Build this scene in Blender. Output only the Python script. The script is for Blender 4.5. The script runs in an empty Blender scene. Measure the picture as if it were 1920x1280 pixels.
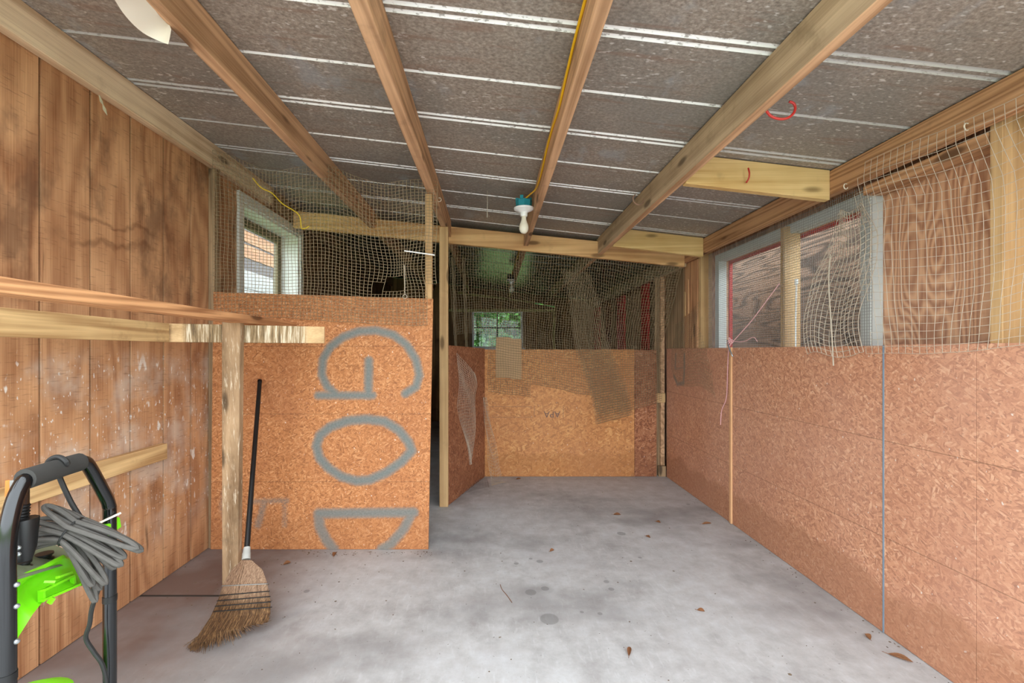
import bpy, bmesh, math, random
import numpy as np
from mathutils import Vector, Matrix

# ------------------------------------------------------------------ camera, sky, exposure
FPX, VX, VY, EYE = 840.0, 922.0, 658.0, 1.19      # focal length (px), vanishing point of the shed's long axis, eye height
scene = bpy.context.scene
cam_d = bpy.data.cameras.new('camera')
cam = bpy.data.objects.new('camera', cam_d)
scene.collection.objects.link(cam)
cam.location = (0, 0, EYE)
cam.rotation_euler = (math.pi / 2, 0, 0)
cam_d.sensor_width = 36.0
cam_d.lens = 36.0 * FPX / 1920.0
cam_d.shift_x = (960.0 - VX) / 1920.0
cam_d.shift_y = (VY - 640.0) / 1920.0
cam_d.clip_start = 0.02
scene.camera = cam

world = bpy.data.worlds.new('overcast_sky')
scene.world = world
world.use_nodes = True
bg = world.node_tree.nodes['Background']
bg.inputs[0].default_value = (0.86, 0.94, 1.0, 1)
bg.inputs[1].default_value = 1.9

vs = scene.view_settings
vs.view_transform = 'Standard'
vs.look = 'None'
vs.gamma = 1.0
vs.use_curve_mapping = False
vs.exposure = 1.75
scene.cycles.max_bounces = 10
scene.cycles.diffuse_bounces = 8
scene.cycles.sample_clamp_indirect = 8.0

rng = random.Random(7)
COL = scene.collection

def PX(x, y, Y):
    """point at depth Y that the photograph shows at (x, y)"""
    return Vector(((x - VX) * Y / FPX, Y, EYE + (VY - y) * Y / FPX))

def FLOOR(x, y):
    Y = FPX * EYE / (y - VY)
    return Vector(((x - VX) * Y / FPX, Y, 0.0))

def roofz(x):
    return 2.244 - 0.115 * x

# ------------------------------------------------------------------ material helpers
class NT:
    def __init__(s, name, rough=0.8, metal=0.0, spec=0.3):
        s.m = bpy.data.materials.new(name)
        s.m.use_nodes = True
        s.t = s.m.node_tree
        s.b = s.t.nodes['Principled BSDF']
        s.b.inputs['Roughness'].default_value = rough
        s.b.inputs['Metallic'].default_value = metal
        s.b.inputs['Specular IOR Level'].default_value = spec
        s._pos = None

    def n(s, typ, **kw):
        nd = s.t.nodes.new(typ)
        for k, v in kw.items():
            setattr(nd, k, v)
        return nd

    def set(s, sock, v):
        if hasattr(v, 'is_linked') or isinstance(v, bpy.types.NodeSocket):
            s.t.links.new(v, sock)
        elif isinstance(v, (tuple, list)) and len(v) == 3 and sock.type == 'RGBA':
            sock.default_value = (*v, 1)
        else:
            sock.default_value = v

    def pos(s, jitter=0.0):
        g = s.n('ShaderNodeNewGeometry').outputs['Position']
        if jitter:
            r = s.n('ShaderNodeObjectInfo').outputs['Random']
            mm = s.n('ShaderNodeVectorMath', operation='SCALE')
            mm.inputs[0].default_value = (1.0, 1.3, 0.7)
            s.set(mm.inputs['Scale'], s.math('MULTIPLY', r, jitter))
            a = s.n('ShaderNodeVectorMath', operation='ADD')
            s.t.links.new(g, a.inputs[0]); s.t.links.new(mm.outputs[0], a.inputs[1])
            return a.outputs[0]
        return g

    def map(s, v, scale=(1, 1, 1), rot=(0, 0, 0), loc=(0, 0, 0)):
        m = s.n('ShaderNodeMapping')
        s.set(m.inputs['Vector'], v)
        m.inputs['Scale'].default_value = scale
        m.inputs['Rotation'].default_value = rot
        m.inputs['Location'].default_value = loc
        return m.outputs[0]

    def noise(s, v, scale=5, detail=3, rough=0.5, dist=0.0, color=False):
        t = s.n('ShaderNodeTexNoise')
        s.set(t.inputs['Vector'], v)
        t.inputs['Scale'].default_value = scale
        t.inputs['Detail'].default_value = detail
        t.inputs['Roughness'].default_value = rough
        t.inputs['Distortion'].default_value = dist
        return t.outputs['Color' if color else 'Fac']

    def voro(s, v, scale=5, out='Distance', rand=1.0):
        t = s.n('ShaderNodeTexVoronoi')
        s.set(t.inputs['Vector'], v)
        t.inputs['Scale'].default_value = scale
        t.inputs['Randomness'].default_value = rand
        return t.outputs[out]

    def math(s, op, a, b=0.0, c=0.0, clamp=False):
        m = s.n('ShaderNodeMath', operation=op, use_clamp=clamp)
        s.set(m.inputs[0], a); s.set(m.inputs[1], b); s.set(m.inputs[2], c)
        return m.outputs[0]

    def step(s, v, a, b, lo=0.0, hi=1.0):
        m = s.n('ShaderNodeMapRange', interpolation_type='SMOOTHSTEP')
        s.set(m.inputs['Value'], v)
        m.inputs['From Min'].default_value = a; m.inputs['From Max'].default_value = b
        m.inputs['To Min'].default_value = lo; m.inputs['To Max'].default_value = hi
        return m.outputs[0]

    def sep(s, v):
        x = s.n('ShaderNodeSeparateXYZ'); s.set(x.inputs[0], v)
        return x.outputs

    def comb(s, x, y, z=0.0):
        c = s.n('ShaderNodeCombineXYZ')
        s.set(c.inputs[0], x); s.set(c.inputs[1], y); s.set(c.inputs[2], z)
        return c.outputs[0]

    def ramp(s, f, stops):
        r = s.n('ShaderNodeValToRGB')
        s.set(r.inputs[0], f)
        e = r.color_ramp.elements
        while len(e) < len(stops):
            e.new(0.5)
        for i, (p, c) in enumerate(stops):
            e[i].position = p; e[i].color = (*c, 1)
        return r.outputs[0]

    def mix(s, f, a, b, mode='MIX'):
        m = s.n('ShaderNodeMix', data_type='RGBA', blend_type=mode)
        m.clamp_factor = True
        s.set(m.inputs[0], f); s.set(m.inputs[6], a); s.set(m.inputs[7], b)
        return m.outputs[2]

    def attr(s, name):
        return s.n('ShaderNodeAttribute', attribute_name=name).outputs['Fac']

    def color(s, c):
        s.set(s.b.inputs['Base Color'], c); return s

    def bump(s, h, strength=0.3, dist=0.002):
        b = s.n('ShaderNodeBump')
        b.inputs['Strength'].default_value = strength
        b.inputs['Distance'].default_value = dist
        s.set(b.inputs['Height'], h)
        s.t.links.new(b.outputs[0], s.b.inputs['Normal']); return s

def srgb(r, g, b):
    f = lambda c: c / 12.92 if c <= 0.04045 else ((c + 0.055) / 1.055) ** 2.4
    return (f(r / 255), f(g / 255), f(b / 255))

def ds(c, k):
    l = 0.25 * c[0] + 0.6 * c[1] + 0.15 * c[2]
    return tuple(x + (l - x) * k for x in c)

def plain(name, c, rough=0.6, metal=0.0, spec=0.4, var=0.12, scale=40):
    m = NT(name, rough, metal, spec)
    f = m.noise(m.pos(), scale, 3)
    m.color(m.mix(f, tuple(x * (1 - var) for x in c), tuple(min(1, x * (1 + var)) for x in c)))
    return m.m

AX = {'X': (0.28, 4, 4), 'Y': (4, 0.28, 4), 'Z': (4, 4, 0.28)}
FX = {'X': (3, 190, 190), 'Y': (190, 3, 190), 'Z': (190, 190, 3)}

def wood(name, dark, light, axis='Y', ring=26, contrast=1.0, dirt=0.35, dirtcol=(0.06, 0.045, 0.03), knots=True, stain=None, along=1.0, sat=0.14, ndet=1.6, across=1.0):
    m = NT(name, 0.75, 0, 0.25)
    dark, light = ds(dark, sat), ds(light, sat)
    p = m.pos(9.0)
    sc_ = tuple(q * along if q < 1 else q * across for q in AX[axis])
    n = m.noise(m.map(p, sc_), 1.2, ndet, 0.45)
    ringv = m.math('MULTIPLY_ADD', m.math('SINE', m.math('MULTIPLY', n, ring * 6.28 / 4)), 0.5, 0.5)
    fib = m.noise(m.map(p, FX[axis]), 1.0, 2, 0.6)
    f = m.math('ADD', m.math('MULTIPLY', ringv, 0.5 * contrast), m.math('MULTIPLY', fib, 0.55))
    big = m.noise(p, 2.3, 3, 0.6)
    f = m.math('ADD', f, m.math('MULTIPLY_ADD', big, 0.7, -0.35))
    c = m.ramp(f, [(0.12, dark), (0.78, light)])
    if knots:
        sc = {'X': (2.2, 7, 7), 'Y': (7, 2.2, 7), 'Z': (7, 7, 2.2)}[axis]
        k = m.voro(m.map(p, sc), 1.0)
        c = m.mix(m.step(k, 0.17, 0.08, 0, 0.8), c, tuple(x * 0.32 for x in dark))
    d = m.noise(p, 5.5, 5, 0.65)
    c = m.mix(m.step(d, 0.56, 0.72, 0, dirt), c, dirtcol)
    if stain:
        c = stain(m, c)
    m.color(c)
    m.bump(f, 0.25, 0.0015)
    return m.m

# ------------------------------------------------------------------ materials
def droppings(m, c):
    z = m.sep(m.pos())[2]
    low = m.math('MULTIPLY', m.step(z, 1.22, 1.1), m.step(z, 0.1, 0.5))
    wash = m.noise(m.pos(), 4.0, 4, 0.6)
    c = m.mix(m.math('MULTIPLY', low, m.step(wash, 0.42, 0.66, 0, 0.62)), c, srgb(200, 184, 168))
    spl = m.noise(m.map(m.pos(), (1, 28, 11)), 1.0, 2, 0.5)
    c = m.mix(m.math('MULTIPLY', low, m.step(spl, 0.66, 0.72, 0, 0.9)), c, srgb(225, 218, 208))
    fine = m.noise(m.map(m.pos(), (1, 90, 45)), 1.0, 1, 0.5)
    c = m.mix(m.math('MULTIPLY', low, m.step(fine, 0.68, 0.74, 0, 0.85)), c, srgb(220, 212, 204))
    st = m.noise(m.map(m.pos(), (1, 22, 1.3)), 1.0, 3, 0.6)
    gate = m.noise(m.pos(), 2.7, 2)
    c = m.mix(m.math('MULTIPLY', m.step(st, 0.62, 0.7, 0, 0.75), m.step(gate, 0.5, 0.62)), c, srgb(62, 38, 26))
    up = m.step(z, 1.3, 1.5)
    blot = m.noise(m.map(m.pos(), (1, 3.2, 1.7)), 1.0, 5, 0.65)
    c = m.mix(m.math('MULTIPLY', up, m.step(blot, 0.52, 0.66, 0, 0.55)), c, srgb(84, 58, 44))
    yy = m.sep(m.pos())[1]
    for (za, sl) in ((1.66, 0.10), (1.76, 0.05)):
        tl = m.math('SUBTRACT', z, m.math('MULTIPLY_ADD', yy, sl, za - 2 * sl))
        tl = m.math('ABSOLUTE', m.math('ADD', tl, m.math('MULTIPLY_ADD', m.noise(m.pos(), 9, 3), 0.16, -0.08)))
        gt = m.math('MULTIPLY', m.step(yy, 1.75, 1.9), m.step(yy, 2.36, 2.2))
        c = m.mix(m.math('MULTIPLY', m.step(tl, 0.022, 0.0, 0, 0.42), gt), c, srgb(84, 46, 26))
    rough = m.noise(m.map(m.pos(), (1, 16, 170)), 1.0, 2, 0.6)
    c = m.mix(m.step(rough, 0.60, 0.70, 0, 0.35), c, srgb(92, 62, 44))
    return c

M_SIDING = wood('rough_siding', srgb(150, 98, 62), srgb(220, 168, 120), 'Z', 28, 0.5, 0.3, srgb(95, 66, 48), False, droppings, 3.4, 0.05, 1.4)
M_SIDING_BACK = wood('shade_toned_siding', srgb(74, 52, 32), srgb(128, 94, 60), 'Z', 30, 0.9, 0.35, srgb(38, 28, 20), False, None, 3.0)  # darker copy of the siding; the back room's shade is put into the colour
M_SIDE_DARK = wood('siding_backing', srgb(60, 38, 26), srgb(95, 64, 44), 'Z', 20, 0.6, 0.2, knots=False)

def palewash(m, c):
    z = m.sep(m.pos())[2]
    w = m.noise(m.pos(), 1.5, 3, 0.5)
    return m.mix(m.math('MULTIPLY', m.step(z, 1.75, 1.2), m.step(w, 0.35, 0.65, 0.1, 0.55)), c, srgb(206, 180, 168))
M_PLY = wood('sheathing_ply', srgb(154, 98, 66), srgb(216, 164, 122), 'Z', 90, 1.0, 0.1, srgb(96, 60, 40), False, palewash, 4.0, 0.1, 1.6)
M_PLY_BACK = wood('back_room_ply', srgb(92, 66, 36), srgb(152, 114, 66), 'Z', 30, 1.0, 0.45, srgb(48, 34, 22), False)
M_PLY_HZ = wood('weathered_ply', srgb(46, 35, 26), srgb(128, 102, 80), 'Y', 90, 1.3, 0.2, srgb(42, 32, 24), False, None, 1.6)

M_PURLIN = wood('brown_pine', srgb(156, 112, 72), srgb(222, 172, 124), 'Y', 20, 0.8, 0.25, across=2.6)
M_PURLIN_PALE = wood('grey_pine', srgb(158, 130, 96), srgb(222, 192, 150), 'Y', 14, 0.5, 0.35, srgb(96, 80, 54), across=2.6)
M_LEDGER = wood('amber_pine', srgb(146, 98, 58), srgb(208, 154, 102), 'Y', 40, 0.9, 0.2, across=2.6)
M_PLATE = wood('pale_pine_plate', srgb(186, 144, 100), srgb(246, 220, 178), 'Y', 12, 0.8, 0.2, srgb(110, 72, 40), across=2.6)
M_BEAM = wood('orange_pine_beam', srgb(196, 138, 76), srgb(244, 194, 124), 'X', 18, 0.7, 0.15, across=2.6)
M_BLOCK = wood('yellow_pine_block', srgb(200, 154, 78), srgb(240, 204, 132), 'X', 18, 0.5, 0.25, srgb(120, 100, 70), across=2.6)
M_STUD = wood('yellow_stud', srgb(176, 134, 80), srgb(226, 184, 122), 'Z', 16, 0.5, 0.15, across=2.6)
M_STUD_GREY = wood('weathered_post', srgb(112, 86, 58), srgb(178, 144, 102), 'Z', 18, 0.8, 0.3, across=2.6)
M_TRIM_GREEN = wood('olive_trim', srgb(150, 138, 70), srgb(204, 190, 112), 'X', 14, 0.5, 0.25)
M_RAILX = wood('perch_board', srgb(162, 116, 62), srgb(224, 182, 120), 'X', 26, 0.8, 0.2, across=2.6)
M_RAILY = wood('perch_rail_pale', srgb(170, 124, 68), srgb(230, 190, 124), 'Y', 30, 0.8, 0.3, srgb(90, 60, 34), across=2.6)
M_RAIL_OR = wood('perch_rail_orange', srgb(150, 92, 48), srgb(226, 162, 100), 'Y', 48, 1.0, 0.15, across=2.6)

def crust(m, c):
    x = m.sep(m.pos())[0]
    st = m.noise(m.map(m.pos(), (75, 75, 5)), 1.0, 4, 0.7)
    gate = m.math('MULTIPLY', m.step(x, -1.46, -1.43), m.step(x, -0.93, -0.97))
    c2 = m.ramp(st, [(0.34, srgb(48, 38, 28)), (0.5, srgb(140, 116, 84)), (0.66, srgb(226, 214, 190))])
    return m.mix(m.math('MULTIPLY', gate, 0.85), c, c2)
M_PERCH_X = wood('crusted_perch', srgb(176, 136, 82), srgb(226, 186, 130), 'X', 26, 0.6, 0.2, stain=crust)

def crustpost(m, c):
    st = m.noise(m.map(m.pos(), (85, 85, 7)), 1.0, 4, 0.7)
    return m.mix(m.step(st, 0.55, 0.7, 0, 0.7), c, srgb(222, 206, 180))
M_POST_CR = wood('crusted_post', srgb(118, 88, 56), srgb(186, 150, 108), 'Z', 22, 0.7, 0.3, stain=crustpost)

def osb(name, cols, dark, wash=None, lines=True, zdamp=0.0, flake=1.0, sat=0.12):
    m = NT(name, 0.72, 0, 0.3)
    x, y, z = m.sep(m.pos())
    u = m.math('ADD', x, y)
    uv = m.comb(u, z, m.math('MULTIPLY', m.n('ShaderNodeObjectInfo').outputs['Random'], 0.0))
    warp = m.noise(uv, 7, 2, 0.5, color=True)
    wm = m.n('ShaderNodeVectorMath', operation='MULTIPLY_ADD')
    m.set(wm.inputs[0], warp); wm.inputs[1].default_value = (0.022, 0.022, 0); m.set(wm.inputs[2], uv)
    uvw = wm.outputs[0]
    outs = []
    cols = [ds(q, sat) for q in cols]; dark = ds(dark, sat)
    for i, a in enumerate((0.45, -0.55, 1.45)):
        v = m.map(m.map(uvw, (1, 1, 1), (0, 0, a), (i * 3.1, i * 1.7, 0)), (22 / flake, 80 / flake, 1))
        col = m.voro(v, 1.0, 'Color')
        sx = m.n('ShaderNodeSeparateColor'); m.set(sx.inputs[0], col)
        outs.append(sx.outputs[0])
    sel = m.noise(uv, 30 / flake ** .5, 2, 0.5)
    f = m.n('ShaderNodeMix', data_type='FLOAT')
    m.set(f.inputs[0], m.step(sel, 0.44, 0.52)); m.set(f.inputs[2], outs[0]); m.set(f.inputs[3], outs[1])
    f2 = m.n('ShaderNodeMix', data_type='FLOAT')
    m.set(f2.inputs[0], m.step(m.noise(uv, 23 / flake ** .5, 2), 0.53, 0.58)); m.set(f2.inputs[2], f.outputs[0]); m.set(f2.inputs[3], outs[2])
    fac = f2.outputs[0]
    fib = m.noise(m.map(m.map(uvw, (1, 1, 1), (0, 0, 0.4)), (60, 320, 1)), 1.0, 2)
    fac = m.math('ADD', m.math('MULTIPLY', fac, 0.75), m.math('MULTIPLY', fib, 0.28))
    c = m.ramp(fac, [(0.05, cols[0]), (0.45, cols[1]), (0.75, cols[2]), (1.0, cols[3])])
    blot = m.noise(uv, 1.6, 4, 0.6)
    c = m.mix(m.step(blot, 0.42, 0.70, 0, 0.42), c, dark)
    fl = m.noise(m.map(m.map(uvw, (1, 1, 1), (0, 0, -0.5)), (40 / flake ** .5, 150 / flake ** .5, 1)), 1.0, 2)
    c = m.mix(m.step(fl, 0.60, 0.69, 0, 0.75), c, tuple(q * 0.38 for q in dark))
    if wash:
        wn = m.noise(uv, 1.1, 3, 0.55)
        c = m.mix(m.step(wn, 0.3, 0.7, wash[1] * 0.35, wash[1]), c, wash[0])
    sp = m.noise(m.map(uv, (70, 45, 1)), 1.0, 1)
    c = m.mix(m.step(sp, 0.735, 0.775, 0, 0.75), c, srgb(226, 214, 202))
    if zdamp:
        zz = m.math('ADD', z, m.math('MULTIPLY_ADD', m.noise(uv, 3.5, 3), 0.3, -0.15))
        c = m.mix(m.step(zz, 0.25, 0.19, 0, zdamp), c, tuple(q * 0.62 for q in cols[1]))
    if lines:
        w = m.math('ABSOLUTE', m.math('SUBTRACT', m.math('FRACT', m.math('MULTIPLY_ADD', z, 1 / 0.4064, 0.5)), 0.5))
        c = m.mix(m.step(w, 0.0055, 0.0035, 0, 0.45), c, srgb(84, 54, 36))
    paint = m.attr('paint')
    grit = m.noise(uv, 150, 2, 0.6)
    pm = m.math('MULTIPLY', paint, m.step(m.math('ADD', grit, m.math('MULTIPLY_ADD', paint, 0.8, -0.4)), 0.30, 0.58))
    c = m.mix(pm, c, m.mix(m.noise(uv, 90, 2), srgb(90, 94, 91), srgb(130, 133, 127)))
    m.color(c)
    m.bump(fac, 0.25, 0.0012)
    return m.m

M_OSB_DOOR = osb('orange_osb', [srgb(140, 84, 40), srgb(184, 114, 56), srgb(198, 130, 70), srgb(222, 164, 106)], srgb(160, 96, 54), None, True, 0.25, 0.55, 0.12)
M_OSB_RIGHT = osb('pink_osb', [srgb(146, 90, 62), srgb(194, 134, 98), srgb(212, 154, 116), srgb(236, 194, 158)], srgb(178, 116, 84), (srgb(200, 158, 140), 0.38), True, 0.5, 0.62, 0.0)
M_OSB_BACK = osb('amber_osb', [srgb(140, 84, 38), srgb(196, 126, 58), srgb(212, 146, 76), srgb(236, 184, 112)], srgb(172, 106, 56), (srgb(198, 144, 104), 0.4), False, 0.35, 1.25, 0.08)
M_OSB_ANGLE = osb('brown_osb', [srgb(112, 62, 36), srgb(160, 98, 60), srgb(180, 116, 74), srgb(206, 150, 108)], srgb(128, 76, 48), None, False, 0.3)

# concrete
m = NT('concrete', 0.62, 0, 0.35)
p = m.pos()
n1 = m.noise(p, 1.1, 5, 0.6); n2 = m.noise(p, 9, 6, 0.7); n3 = m.noise(m.map(p, (60, 14, 1), (0, 0, 0.5)), 1, 3)
c = m.ramp(m.math('ADD', m.math('MULTIPLY', n1, 0.55), m.math('MULTIPLY', n2, 0.45)),
           [(0.32, srgb(146, 142, 140)), (0.5, srgb(182, 181, 180)), (0.66, srgb(204, 206, 208))])
c = m.mix(m.step(n3, 0.55, 0.75, 0, 0.25), c, srgb(214, 216, 218))
xs, ys, _ = m.sep(p)
dl = m.math('ADD', m.step(xs, -0.55, -1.5), m.math('MULTIPLY_ADD', m.noise(p, 2.2, 4, 0.6), 1.3, -0.62))
c = m.mix(m.math('MULTIPLY', m.math('MULTIPLY', dl, 0.95, clamp=True), m.step(ys, 1.1, 1.8)), c, srgb(112, 92, 84))
damp = m.noise(m.map(p, (0.8, 1, 1), (0, 0, 0), (2, 5, 0)), 1.3, 4, 0.6)
c = m.mix(m.step(damp, 0.48, 0.66, 0, 0.6), c, srgb(126, 123, 122))
for (sx, sy, r) in [(1012, 1052, .021), (995, 1110, .03), (1022, 1103, .022), (1137, 1090, .016), (1146, 1104, .016), (995, 1047, .012),
                    (968, 1056, .015), (1030, 1160, .045), (1200, 1045, .012), (1290, 945, .016), (1125, 1150, .012), (1091, 1147, .01), (575, 1108, .016), (1165, 1000, .03)]:
    q = FLOOR(sx, sy)
    dv = m.n('ShaderNodeVectorMath', operation='DISTANCE')
    m.set(dv.inputs[0], p); dv.inputs[1].default_value = q
    c = m.mix(m.step(dv.outputs['Value'], r, r * 0.82, 0, 0.5), c, srgb(104, 104, 102))
sp = m.noise(p, 70, 2, 0.5)
c = m.mix(m.step(sp, 0.70, 0.76, 0, 0.6), c, srgb(96, 88, 78))
m.color(c); m.bump(m.math('ADD', n2, m.math('MULTIPLY', n3, 0.4)), 0.2, 0.002)
M_CONC = m.m
M_CONC_D = plain('soiled_concrete', srgb(150, 130, 120), 0.85, var=0.3, scale=6)

# galvanised roof
m = NT('galvanised_sheet', 0.55, 0.15, 0.4)
p = m.pos()
sp = m.noise(m.map(p, (75, 95, 1)), 1.0, 4, 0.7)
bl = m.noise(p, 1.5, 4, 0.6)
c = m.ramp(sp, [(0.25, srgb(110, 101, 92)), (0.5, srgb(154, 143, 131)), (0.75, srgb(192, 181, 168))])
c = m.mix(m.step(bl, 0.4, 0.62, 0, 0.45), c, srgb(124, 126, 122))
c = m.mix(m.step(m.noise(m.map(p, (3, 30, 1)), 1, 3), 0.58, 0.72, 0, 0.5), c, srgb(140, 112, 96))
fl = m.noise(m.map(p, (34, 70, 1), (0, 0, 0.2)), 1.0, 2, 0.5)
gate = m.noise(p, 2.2, 3)
px_, _, _ = m.sep(p)
gate = m.math('MAXIMUM', m.step(gate, 0.42, 0.6), m.math('MULTIPLY', m.step(px_, 0.85, 1.3), 0.9))
c = m.mix(m.math('MULTIPLY', m.step(fl, 0.60, 0.72, 0, 0.75), gate), c, srgb(222, 218, 212))
c = m.mix(m.step(m.noise(m.map(p, (3, 2, 1), (0, 0, 0), (7, 1, 0)), 1.6, 4, .6), 0.58, 0.70, 0, 0.4), c, srgb(168, 176, 182))
m.color(c); m.bump(sp, 0.15, 0.001)
M_TIN = m.m
m = NT('bare_crimp', 0.45, 0.0, 0.5)
p = m.pos()
sp = m.noise(m.map(p, (40, 160, 40)), 1.0, 3, 0.6)
cx = m.sep(p)[0]
c = m.mix(m.step(sp, 0.54, 0.68, 0, 0.75), srgb(246, 245, 240), srgb(132, 122, 110))
dull = m.math('MAXIMUM', m.step(cx, 0.88, 0.95), m.step(cx, -0.96, -1.05))
c = m.mix(m.math('MULTIPLY', dull, 0.62), c, srgb(150, 144, 134))
m.color(c)
M_CRIMP = m.m
m = NT('shade_toned_galvanised', 0.28, 0.85, 0.5)
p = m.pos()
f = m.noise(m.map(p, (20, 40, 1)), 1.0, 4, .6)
m.color(m.ramp(f, [(0.3, srgb(104, 114, 108)), (0.7, srgb(158, 168, 160))]))  # glossy green-grey roof metal; some of the back room's shade is in its colour
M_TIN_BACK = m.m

M_NET = plain('tan_net', srgb(140, 122, 94), 0.8, var=0.25, scale=30)
M_NET_W = plain('pale_net', srgb(190, 176, 156), 0.75, var=0.15, scale=30)
M_WIRE = plain('galvanised_wire', srgb(150, 150, 146), 0.45, 0.5, var=0.2)
M_FRAME_G = plain('grey_window_paint', srgb(196, 200, 196), 0.5, var=0.06, scale=12)
M_FRAME_W = plain('white_window_paint', srgb(226, 226, 220), 0.45, var=0.06, scale=12)
M_FRAME_O = plain('olive_sash', srgb(122, 112, 84), 0.6, var=0.15, scale=9)
M_RED = plain('red_paint', srgb(172, 44, 40), 0.6, var=0.2, scale=14)
M_REDHOOK = plain('red_vinyl', srgb(180, 44, 38), 0.35, var=0.1)
M_BLUE = plain('blue_strip_paint', srgb(120, 134, 146), 0.5, var=0.2, scale=9)
M_BATTEN = plain('fresh_batten', srgb(216, 168, 122), 0.7, var=0.1, scale=20)
M_TEAL = plain('teal_plastic', srgb(34, 138, 152), 0.4)
M_WHITEP = plain('white_porcelain', srgb(238, 238, 236), 0.3, var=0.02)
M_BLACK = plain('black_plastic', srgb(20, 19, 19), 0.45, var=0.2)
M_BLACKGLOSS = plain('black_enamel_tube', srgb(9, 9, 11), 0.16, 0.0, 0.6, var=0.15)
M_FOAM = plain('dusty_foam', srgb(52, 50, 47), 0.9, var=0.25, scale=25)
M_YELLOW = plain('yellow_cable', srgb(228, 176, 24), 0.45, var=0.08)
M_YTWINE = plain('yellow_twine', srgb(206, 176, 40), 0.8)
M_HOOK = plain('white_hook', srgb(232, 222, 200), 0.35, var=0.04)
M_GREEN = plain('lime_plastic', srgb(118, 210, 22), 0.35, var=0.06, scale=8)
M_DUSTG = plain('dusty_green_deck', srgb(110, 118, 92), 0.85, var=0.3, scale=16)
M_CABLE = plain('dusty_cable', srgb(78, 74, 69), 0.8, var=0.35, scale=60)
M_CABLE_B = plain('dark_cable', srgb(34, 33, 32), 0.6, var=0.3, scale=50)
M_STEEL = plain('bright_bolt', srgb(170, 172, 174), 0.35, 0.8)
M_PAPER = plain('cream_paper', srgb(224, 212, 196), 0.85, var=0.05, scale=6)
M_PINK = plain('pink_cord', srgb(226, 176, 176), 0.8)
M_CARD = plain('brown_cardboard', srgb(190, 156, 116), 0.85, var=0.12, scale=14)
M_LEAF = plain('dry_leaf', srgb(128, 84, 52), 0.75, var=0.35, scale=60)
M_CHIP = plain('floor_chips', srgb(104, 88, 70), 0.9, var=0.5, scale=25)
M_MARK = plain('stamp_ink', srgb(118, 92, 82), 0.8, var=0.2)
M_GRASS = plain('outside_grass', srgb(120, 146, 80), 0.9, var=0.35, scale=4)
M_TARP = plain('blue_tub', srgb(92, 132, 160), 0.5)
M_STRAP = plain('grey_tape', srgb(170, 170, 164), 0.6, var=0.1)
M_BARK = plain('bark', srgb(92, 76, 60), 0.9, var=0.3, scale=12)
M_CLAD = wood('orange_cladding', srgb(150, 100, 58), srgb(196, 142, 94), 'Y', 18, 0.5, 0.1, knots=False)
M_CLADG = plain('grey_cladding', srgb(96, 90, 90), 0.7, var=0.25, scale=8)
M_CLADW = plain('white_cladding', srgb(176, 178, 174), 0.6, var=0.05, scale=5)

m = NT('leaf_green', 0.5, 0, 0.4)
f = m.noise(m.pos(), 6, 3)
m.color(m.ramp(f, [(0.3, srgb(14, 44, 10)), (0.55, srgb(44, 92, 26)), (0.78, srgb(96, 142, 66))]))
m.b.inputs['Transmission Weight'].default_value = 0.0
M_LEAFG = m.m

M_TREE_CORE = plain('dark_tree_core', srgb(22, 50, 16), 0.8, var=0.4, scale=5)  # inner shade of the tree crowns, put into the core's colour
m = NT('broom_straw', 0.8, 0, 0.2)
f = m.noise(m.map(m.pos(), (230, 70, 5)), 1.0, 3, 0.6)
zb = m.sep(m.pos())[2]
top = m.ramp(f, [(0.25, srgb(104, 78, 60)), (0.5, srgb(152, 122, 98)), (0.75, srgb(192, 162, 132))])
bot = m.ramp(f, [(0.25, srgb(58, 40, 28)), (0.5, srgb(104, 76, 52)), (0.75, srgb(160, 122, 80))])
m.color(m.mix(m.step(zb, 0.10, 0.16), bot, top))
M_STRAW = m.m

m = NT('window_glass', 0.02)
tr = m.n('ShaderNodeBsdfTransparent'); gl = m.n('ShaderNodeBsdfGlossy'); gl.inputs['Roughness'].default_value = 0.02
fr = m.n('ShaderNodeFresnel'); fr.inputs['IOR'].default_value = 1.35
mx = m.n('ShaderNodeMixShader')
m.t.links.new(fr.outputs[0], mx.inputs[0]); m.t.links.new(tr.outputs[0], mx.inputs[1]); m.t.links.new(gl.outputs[0], mx.inputs[2])
m.t.links.new(mx.outputs[0], m.t.nodes['Material Output'].inputs['Surface'])
M_GLASS = m.m

m = NT('frosted_bulb', 0.25, 0, 0.5)
m.color(m.mix(m.noise(m.pos(), 30, 2), srgb(226, 218, 196), srgb(240, 234, 216)))
M_BULB = m.m

# ------------------------------------------------------------------ geometry helpers
ORG = {}

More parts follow.
